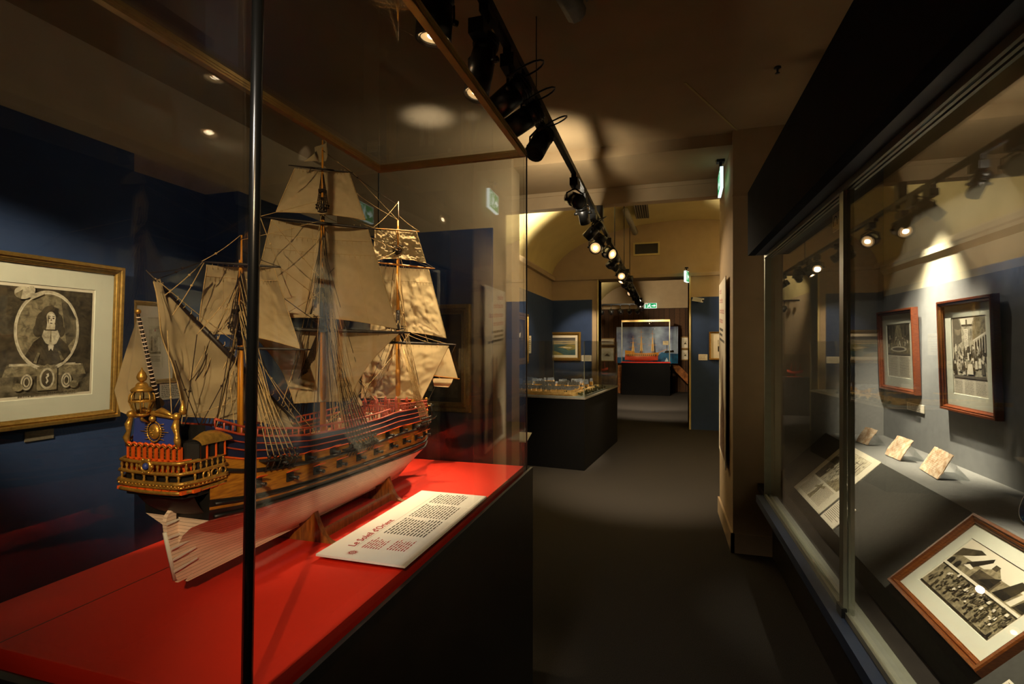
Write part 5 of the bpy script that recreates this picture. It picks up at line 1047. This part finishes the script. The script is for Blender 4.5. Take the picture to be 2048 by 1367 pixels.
# deck fittings on the waist and forecastle
mb = MB(); R = random.Random(5)
for k in range(34):
    t = .50+.44*R.random(); f = 1.0+.06*R.random(); s = (R.random()*2-1)*.75; b = hp(t, .80, 1)-V((XS,0,0)); c = V((XS+b.x*s, b.y, b.z+.006))
    if k % 3: mb.box(c-V((.006,.006,.008)), c+V((.006,.006,.008+.006*R.random())), k % 3)
    else: mb.lathe([(.004,-.01),(.0055,-.004),(.003,.004),(.0055,.010),(.0045,.018),(.001,.021)], c, UP, 8, 1)
mb.build('deck_fittings', [M['hull_red'], M['hull_white'], M['pink']], ship)
for t in (.66, .78):
    mb = MB(); w_ = BB(t)*.78; z = hp(t, 1.0, 1).z+.016; y = yy(t); mb.box((XS-w_,y-.003,z),(XS+w_,y+.003,z+.004), 0); mb.box((XS-w_,y-.003,z-.02),(XS+w_,y+.003,z-.016), 0)
    for k in range(19): mb.lathe([(.0018,-.016),(.003,-.010),(.0015,-.003),(.0022,0)], (XS-w_+2*w_*k/18, y, z), UP, 6, 1)
    for k in range(4): mb.lathe([(.005,-.02),(.005,.004),(.007,.006),(.005,.010),(.0035,.017),(.0005,.021)], (XS-w_*.8+1.6*w_*k/3, y, z+.004), UP, 8, 0)
    mb.build('deck_balustrade', [M['hull_red'], M['pink']], ship)
def boat(i, j): t = i; w_ = .020*(1-abs(2*t-1)**2.6); a = (j-.5)*PI; return V((XS+.004+w_*math.sin(a), yy(.50)+.13*t, hp(.55,.93,0).z-.001+.018*(1-math.cos(a))+.010*(2*t-1)**2))
b_ = MB().grid(boat, 16, 10).build('ship_boat', M['hull_red'], ship); mb = MB()
for t in (.25,.5,.75): p = boat(t, 0); q = boat(t, 1); mb.bar(p-UP*.003, q-UP*.003, .006, .0015)
mb.build('thwarts', M['pink'], b_)
mb = MB()
for k in range(8): y = yy(.36)+.012*k; mb.box((XS-.03,y,hp(.4,.72,0).z),(XS+.03,y+.004,hp(.4,.76,0).z))
for k in range(6): x = XS-.03+.0115*k; mb.box((x,yy(.36),hp(.4,.72,0).z),(x+.003,yy(.36)+.09,hp(.4,.757,0).z))
mb.build('deck_grating', M['hull_red'], ship)
# beakhead, head rails, figurehead, anchors
mb = MB()
for s in (1, -1):
    for f, dz, r in ((.92,.0,.0036),(.70,-.004,.003),(.48,-.006,.0026)):
        a = hp(.90, f, s, .002); e = V((XS, 1.815, lerp(1.255, 1.318, f))); m_ = V((XS+s*.034, 1.785, lerp(a.z, e.z, .6)-.016)); mb.tube([a*(1-q)**2+m_*2*q*(1-q)+e*q*q for q in [k/8 for k in range(9)]], r, 6, 0)
    for k in range(9):
        q = .12+.1*k; A_ = [(.92,.0),(.48,0)]; pp = []
        for f, _ in A_: a = hp(.90, f, s, .002); e = V((XS, 1.815, lerp(1.255, 1.318, f))); m_ = V((XS+s*.034, 1.785, lerp(a.z, e.z, .6)-.016)); pp.append(a*(1-q)**2+m_*2*q*(1-q)+e*q*q)
        mb.tube(pp, [.0026,.0022], 5, 1); mb.ball(lerp(pp[0], pp[1], .5), .004, 4, 1)
mb.prism([(XS-.003,1.75,1.245),(XS-.003,1.80,1.285),(XS-.003,1.83,1.335),(XS-.003,1.815,1.335),(XS-.003,1.79,1.30),(XS-.003,1.745,1.28)], (.006,0,0), 0)
mb.build('head_rails', [M['orange'], M['gilt']], ship)
mb = MB().tube([(XS,1.800,1.268),(XS,1.815,1.286),(XS,1.824,1.308),(XS,1.828,1.326)], [.006,.011,.010,.007], 8).ball((XS,1.830,1.338), .0085, 6)
for s in (1,-1): mb.tube([(XS+s*.008,1.818,1.318),(XS+s*.018,1.828,1.310),(XS+s*.014,1.842,1.322)], [.004,.003,.002], 6); mb.tube([(XS+s*.004,1.81,1.28),(XS+s*.012,1.79,1.262)], [.006,.003], 6)
mb.build('figurehead', M['gilt'], ship)
for s in (1, -1):
    a = hp(.955, .86, s, .022); mb = MB().tube([a+V((0,-.004,.022)), a+V((0,.004,-.026))], .0022, 6); mb.tube([a+V((-.018,.004,-.016)), a+V((-.010,.004,-.024)), a+V((0,.004,-.028)), a+V((.010,.004,-.024)), a+V((.018,.004,-.016))], [.001,.0022,.003,.0022,.001], 6); mb.bar(a+V((0,-.02,.020)), a+V((0,.016,.022)), .004, .005)
    mb.tube([hp(.95,1,s,-.004)+V((0,0,.006)), hp(.955,1,s,.022)+V((0,0,.010)), a+V((0,-.004,.022))], .0022, 5); mb.build('anchor', M['dark'], ship)
# ---- stern: counter, galleries, sun panel
def path(w_, ya, yf, ch=.024): return [(-w_-ch*.5,yf),(-w_-ch*.5,ya+ch),(-w_,ya),(w_,ya),(w_+ch*.5,ya+ch),(w_+ch*.5,yf)]
def slab(mb, w_, ya, yf, z0, z1, mi=0): P_ = path(w_, ya, yf); mb.prism([(XS+x, y, z0) for x, y in P_], (0,0,z1-z0), mi)
def rail(mb, w_, ya, yf, z, r, mi=0, sag=.004):
    P_ = path(w_, ya, yf); pts = []
    for (a, b) in zip(P_, P_[1:]):
        for k in range(6): x = lerp(a[0],b[0],k/6); pts.append((XS+x, lerp(a[1],b[1],k/6), z-sag*(1-(x/(w_+.02))**2)))
    pts.append((XS+P_[-1][0], P_[-1][1], z-0)); mb.tube(pts, r, 6, mi)
def spaced(w_, ya, yf, n):
    P_ = path(w_, ya, yf); L = [math.dist(a, b) for a, b in zip(P_, P_[1:])]; T_ = sum(L); out = []
    for k in range(n):
        d = T_*(k+.5)/n
        for (a, b), l_ in zip(zip(P_, P_[1:]), L):
            if d <= l_: f = d/l_; out.append((XS+lerp(a[0],b[0],f), lerp(a[1],b[1],f), (b[0]-a[0])/l_, (b[1]-a[1])/l_)); break
            d -= l_
    return out
YA = .703
mb = MB(); slab(mb, .058, YA+.016, HY0+.04, 1.300, 1.372, 0); slab(mb, .066, YA+.008, HY0+.05, 1.274, 1.318, 1)
# rounded counter under the gallery
mb.grid(lambda i, j: V((XS+lerp(-1,1,i)*lerp(.066,.074,j), lerp(HY0+.006, YA+.012, j**.6)+.012*abs(2*i-1)**2, lerp(1.225, 1.280, j))), 12, 8, 0)
mb.build('stern_body', [M['hull_black'], M['hull_black']], ship)
mb = MB()
for z, r, w_, m in ((1.288,.0038,.070,0),(1.297,.0026,.072,0),(1.304,.0042,.074,0),(1.322,.0034,.072,0),(1.341,.0034,.069,0)): rail(mb, w_, YA, HY0+.035, z, r, m)
for k in range(40):
    x, y, ux, uy = spaced(.074, YA-.002, HY0+.035, 40)[k]; mb.ball((x, y, 1.3005-.003), .0026, 4, 0)
mb.build('gallery_mouldings', M['gilt'], ship)
mb = MB()
for x, y, ux, uy in spaced(.071, YA+.001, HY0+.035, 17): mb.box((x-.006*abs(ux)-.0015, y-.006*abs(uy)-.0015, 1.284), (x+.006*abs(ux)+.0015, y+.006*abs(uy)+.0015, 1.290), 0)
slab(mb, .062, YA+.010, HY0+.04, 1.318, 1.343, 0); mb.build('orange_gallery_wall', M['orange'], ship)
mb = MB()
for x, y, ux, uy in spaced(.070, YA+.001, HY0+.035, 26): mb.lathe([(.0012,0),(.0026,.002),(.0014,.005),(.0030,.010),(.0014,.015),(.0024,.0165)], (x, y, 1.3225-.002), UP, 6)
for x, y, ux, uy in spaced(.072, YA+.001, HY0+.035, 12): mb.lathe([(.0016,0),(.003,.003),(.0016,.007),(.003,.012),(.0016,.016)], (x, y, 1.3045-.002), UP, 6)
bal = mb.build('balusters', M['gilt'], ship)
# windows with orange arched hoods
for k in range(9):
    x = XS-.056+.014*k; a = MB(); z0, z1 = 1.341, 1.368; y = YA+.010
    a.box((x-.0045,y-.001,z0+.002),(x+.0045,y+.002,z1-.004), 0)
    for sx in (-.006,.006): a.box((x+sx-.0013,y-.004,z0),(x+sx+.0013,y+.003,z1-.002), 1)
    a.tube([(x-.0065,y-.004,z1-.003),(x-.005,y-.005,z1+.001),(x,y-.006,z1+.003),(x+.005,y-.005,z1+.001),(x+.0065,y-.004,z1-.003)], .0022, 6, 1); a.tube([(x-.0065,y-.0065,z1-.004),(x,y-.008,z1+.001),(x+.0065,y-.0065,z1-.004)], .001, 5, 2)
    for q in (.25,.5,.75): a.box((x-.0045,y-.0018,lerp(z0,z1,q)-.0003),(x+.0045,y-.001,lerp(z0,z1,q)+.0003), 2)
    a.box((x-.0003,y-.0018,z0+.002),(x+.0003,y-.001,z1-.004), 2); a.build('gallery_window', [M['windowdark'], M['orange'], M['gilt']], ship)
for s in (1, -1):      # quarter gallery windows, roof shell and round lights
    for k in range(3):
        y = YA+.036+.020*k; x = XS+s*.0835; MB().box((x-.002,y-.005,1.343),(x+.002,y+.005,1.366), 0).box((x-.003,y+.006,1.341),(x+.003,y+.009,1.368), 1).build('quarter_window', [M['windowdark'], M['orange']], ship)
        c = V((XS+s*.086, YA+.042+.018*k, 1.312)); MB().tube([c+V((0,.0075*math.cos(PI*q/7),.0075*math.sin(PI*q/7))) for q in range(14)], .0017, 5, closed=True).build('round_light', M['gilt'], ship)
    MB().grid(lambda i, j: V((XS+s*(.068+.022*math.cos(j*PI/2)), YA+.028+.07*i, 1.368+.022*math.sin(j*PI/2)*math.sin(PI*(.15+.7*i)))), 12, 8).build('gallery_roof', M['gilt'], ship)
    slab_ = MB().prism([(XS+s*.060,YA+.022,1.300),(XS+s*.082,YA+.030,1.300),(XS+s*.082,HY0+.030,1.300),(XS+s*.060,HY0+.05,1.300)], (0,0,.070)); slab_.build('quarter_gallery', M['hull_black'], ship)
# blue panel with golden sun
pb = MB(); zb0, zt0 = 1.368, 1.414; P_ = [(-.056,zb0),(.056,zb0),(.051,zt0),(.03,zt0+.006),(0,zt0+.009),(-.03,zt0+.006),(-.051,zt0)]
pb.prism([(XS+x, YA+.012, z) for x, z in P_], (0,.006,0)); panel = pb.build('stern_panel', M['stern_blue'], ship)
c = V((XS, YA+.010, 1.392)); mb = MB()
mb.grid(lambda i, j: c+V((.0125*math.sin(PI*j/2)*math.cos(2*PI*i), -.006*math.cos(PI*j/2), .0145*math.sin(PI*j/2)*math.sin(2*PI*i))), 20, 6)
for dx in (-.004,.004): mb.ball(c+V((dx,-.0055,.003)), .0014, 5)
mb.ball(c+V((0,-.0068,-.001)), .0016, 5); mb.tube([c+V((-.003,-.0055,-.0055)), c+V((.003,-.0055,-.0055))], .0009, 5)
mb.tube([c+V((.0165*math.cos(2*PI*k/30),-.001,.019*math.sin(2*PI*k/30))) for k in range(30)], .0013, 5, closed=True)
for k in range(24):
    a = 2*PI*k/24; L_ = .034 if k % 3 == 0 else .026; u = V((math.cos(a),0,math.sin(a)*.62)); mb.tube([c+V((.015*math.cos(a),-.001,.0175*math.sin(a))), c+u*L_+V((0,-.001,0))], [.0014,.0004], 4)
mb.build('sun_emblem', M['gilt'], panel)
mb = MB()
for s in (1, -1):
    mb.tube([(XS+s*.060,YA+.008,zb0-.004),(XS+s*.061,YA+.004,zb0+.012),(XS+s*.058,YA+.006,zb0+.022),(XS+s*.056,YA+.004,zb0+.036),(XS+s*.055,YA+.008,zt0+.002)], [.004,.006,.004,.0065,.004], 8); mb.ball((XS+s*.055,YA+.008,zt0+.008), .0072, 6)
mb.lathe([(.005,0),(.0065,.006),(.004,.014),(.0005,.026)], (XS+.055,YA+.02,zt0+.010), UP, 8)
mb.tube([(XS-.053,YA+.010,zt0+.004),(XS-.03,YA+.009,zt0+.008),(XS,YA+.008,zt0+.012),(XS+.03,YA+.009,zt0+.008),(XS+.053,YA+.010,zt0+.004)], [.003,.004,.005,.004,.003], 8)
for s in (1, -1): mb.tube([(XS+s*.006,YA+.008,zt0+.014),(XS+s*.022,YA+.006,zt0+.018),(XS+s*.036,YA+.007,zt0+.013),(XS+s*.046,YA+.008,zt0+.008)], [.003,.0055,.004,.002], 8)
mb.ball((XS,YA+.006,zt0+.002), .006, 6); mb.build('stern_carving', M['gilt'], ship)
mb = MB(); c = V((XS-.004, YA-.003, 1.331)); mb.tube([c+V((.011*math.cos(2*PI*k/18),0,.0105*math.sin(2*PI*k/18))) for k in range(18)], .0032, 6, closed=True)
for k in range(6): a = 2*PI*k/6; mb.ball(c+V((.014*math.cos(a),0,.013*math.sin(a))), .0036, 5)
sh = mb.build('stern_crest', M['gilt'], ship); MB().ball(c, .006, 6, 0, 1.1).build('crest_shield', M['stern_blue'], sh)
# lantern
c = V((XS-.010, YA-.006, zt0-.004)); mb = MB().tube([c+V((0,.012,0)), c+V((0,0,.006)), c+V((0,0,.012))], .003, 6)
mb.lathe([(.004,.010),(.010,.013),(.012,.016),(.004,.017)], c, UP, 14); mb.lathe([(.014,.056),(.018,.058),(.016,.062),(.010,.066),(.009,.070),(.006,.073)], c, UP, 14); mb.lathe([(.0195,.038),(.021,.040),(.0195,.042)], c, UP, 14, caps=False)
for k in range(8):
    a = 2*PI*k/8; mb.tube([c+V((r*math.cos(a), r*math.sin(a), h_)) for r, h_ in ((.010,.015),(.015,.026),(.0195,.040),(.0185,.050),(.014,.057))], .0012, 5)
mb.lathe([(.002,.073),(.007,.077),(.0085,.083),(.006,.090),(.002,.095),(.0005,.100)], c, UP, 10); la = mb.build('stern_lantern', M['gilt'], ship)
MB().lathe([(.009,.016),(.014,.026),(.0185,.040),(.0175,.050),(.013,.057)], c, UP, 16, caps=False).build('lantern_glass', M['crystal'], la)
# flagstaff and draped white ensign
f0 = aX(322, 832, XS); f1 = aX(276, 626, XS-.0); mb = MB().tube([f0, f1], [.0038,.0026], 8, 0).ball(f1+UP*.003, .005, 6, 1)
for k in range(1, 22): p = lerp(f1, f0, k/26); mb.tube([p-(f1-f0).normalized()*.0008, p+(f1-f0).normalized()*.0008], .0045, 6, 2)
mb.build('flagstaff', [M['spar'], M['gilt'], M['hull_white']], ship)
FL = [aX(276,632,XS), aY(250,700,.735), aY(223,780,.745), aY(230,822,.75), aY(262,838,.75)]
FR = [aX(279,640,XS), aX(291,690,XS), aX(300,730,XS), aX(306,760,XS), aX(309,772,XS)]
def flagf(i, j):
    k = j*4; n_ = min(3, int(k)); f = k-n_; l_ = FL[n_].lerp(FL[n_+1], f); r_ = FR[n_].lerp(FR[n_+1], f)
    p = l_.lerp(r_, i); p.x += .020*math.sin(i*9+.6*j)*j*(1-.3*i)+.010*math.sin(i*4+2)*j; p.y += .022*math.sin(PI*i)*j+.010*math.sin(i*12)*j; p.z -= .030*math.sin(PI*i)*j*j*.8; p.y += .012*j*i; return p
o_ = MB().grid(flagf, 40, 36).build('ensign', M['sail'], ship)
# rudder with its straps, sternpost
ru = [(328,1043),(330,1062),(350,1158),(377,1150),(372,1122),(354,1012),(346,1010),(331,1032)]
RP = [aX(x, y, XS) for x, y in ru]; mb = MB().prism([p-V((.0045,0,0)) for p in RP], (.009,0,0), 0); rd = mb.build('rudder', M['lightgrey'] if False else M['hull_white'], ship)
mb = MB().tube([RP[1]-UP*.002, RP[2]], .0042, 6); mb.tube([aX(352,1008,XS), aX(372,1122,XS), aX(376,1136,XS), aX(371,1152,XS)], .0036, 6); mb.build('rudder_edge', M['white'], rd)
mb = MB()
for (x, y), (x2, y2) in (((334,1048),(352,1040)),((338,1075),(362,1066)),((342,1098),(366,1086)),((345,1120),(370,1106)),((348,1143),(373,1128))):
    a = aX(x, y, XS+.008); b = aX(x2, y2, XS+.008); mb.bar(a, b, .002, .004); e = b+(b-a).normalized()*.024; mb.bar(b, e, .002, .003)
mb.build('rudder_straps', M['white'], rd)
mb = MB().box((XS-.005, HY0-.004, 1.215), (XS+.005, HY0+.008, 1.262)); mb.build('rudder_stock', M['spar'], rd)
pz_ = [(HY0+.006,1.24),(HY0+.020,1.24),(HY0+.10,1.0985),(HY0+.032,1.0985)]
MB().prism([(XS-.0045,y,z) for y, z in pz_], (.009,0,0)).build('sternpost', M['hull_white'], ship)
# ---- oak cradle under the keel
cr = thing('ship_cradle', (XS, 1.25, ZB), 'dark oak cradle with two shaped end boards under the ship hull', 'ship stand')
def board(y, h_, w_, hw):
    mb = MB(); n = 10; R_ = [(hw, 0)]
    for k in range(n+1): q = k/n; R_.append((lerp(hw, .045, q**.6), lerp(0, h_, q**1.35)))
    R_ += [(.040, h_-.002)]; t = tY(y)
    for k in range(9): q = k/8; z = lerp(ZB+h_-.008, zk(t)+.0, q); R_.append((max(.004, min(.040, hb(t, z)+.003)) if q < 1 else .004, z-ZB))
    L_ = [(XS+x, y, ZB+z) for x, z in R_]+[(XS-x, y, ZB+z) for x, z in R_[::-1]]
    return mb.prism(L_, (0, .016, 0)).build('end_board', M['oak'], cr)
board(1.095, .088, .016, .108); board(1.455, .082, .016, .104)
for s in (1, -1):
    B((XS+s*.055-.006, 1.111, ZB), (XS+s*.055+.006, 1.455, ZB+.022)).build('stretcher', M['oak'], cr)
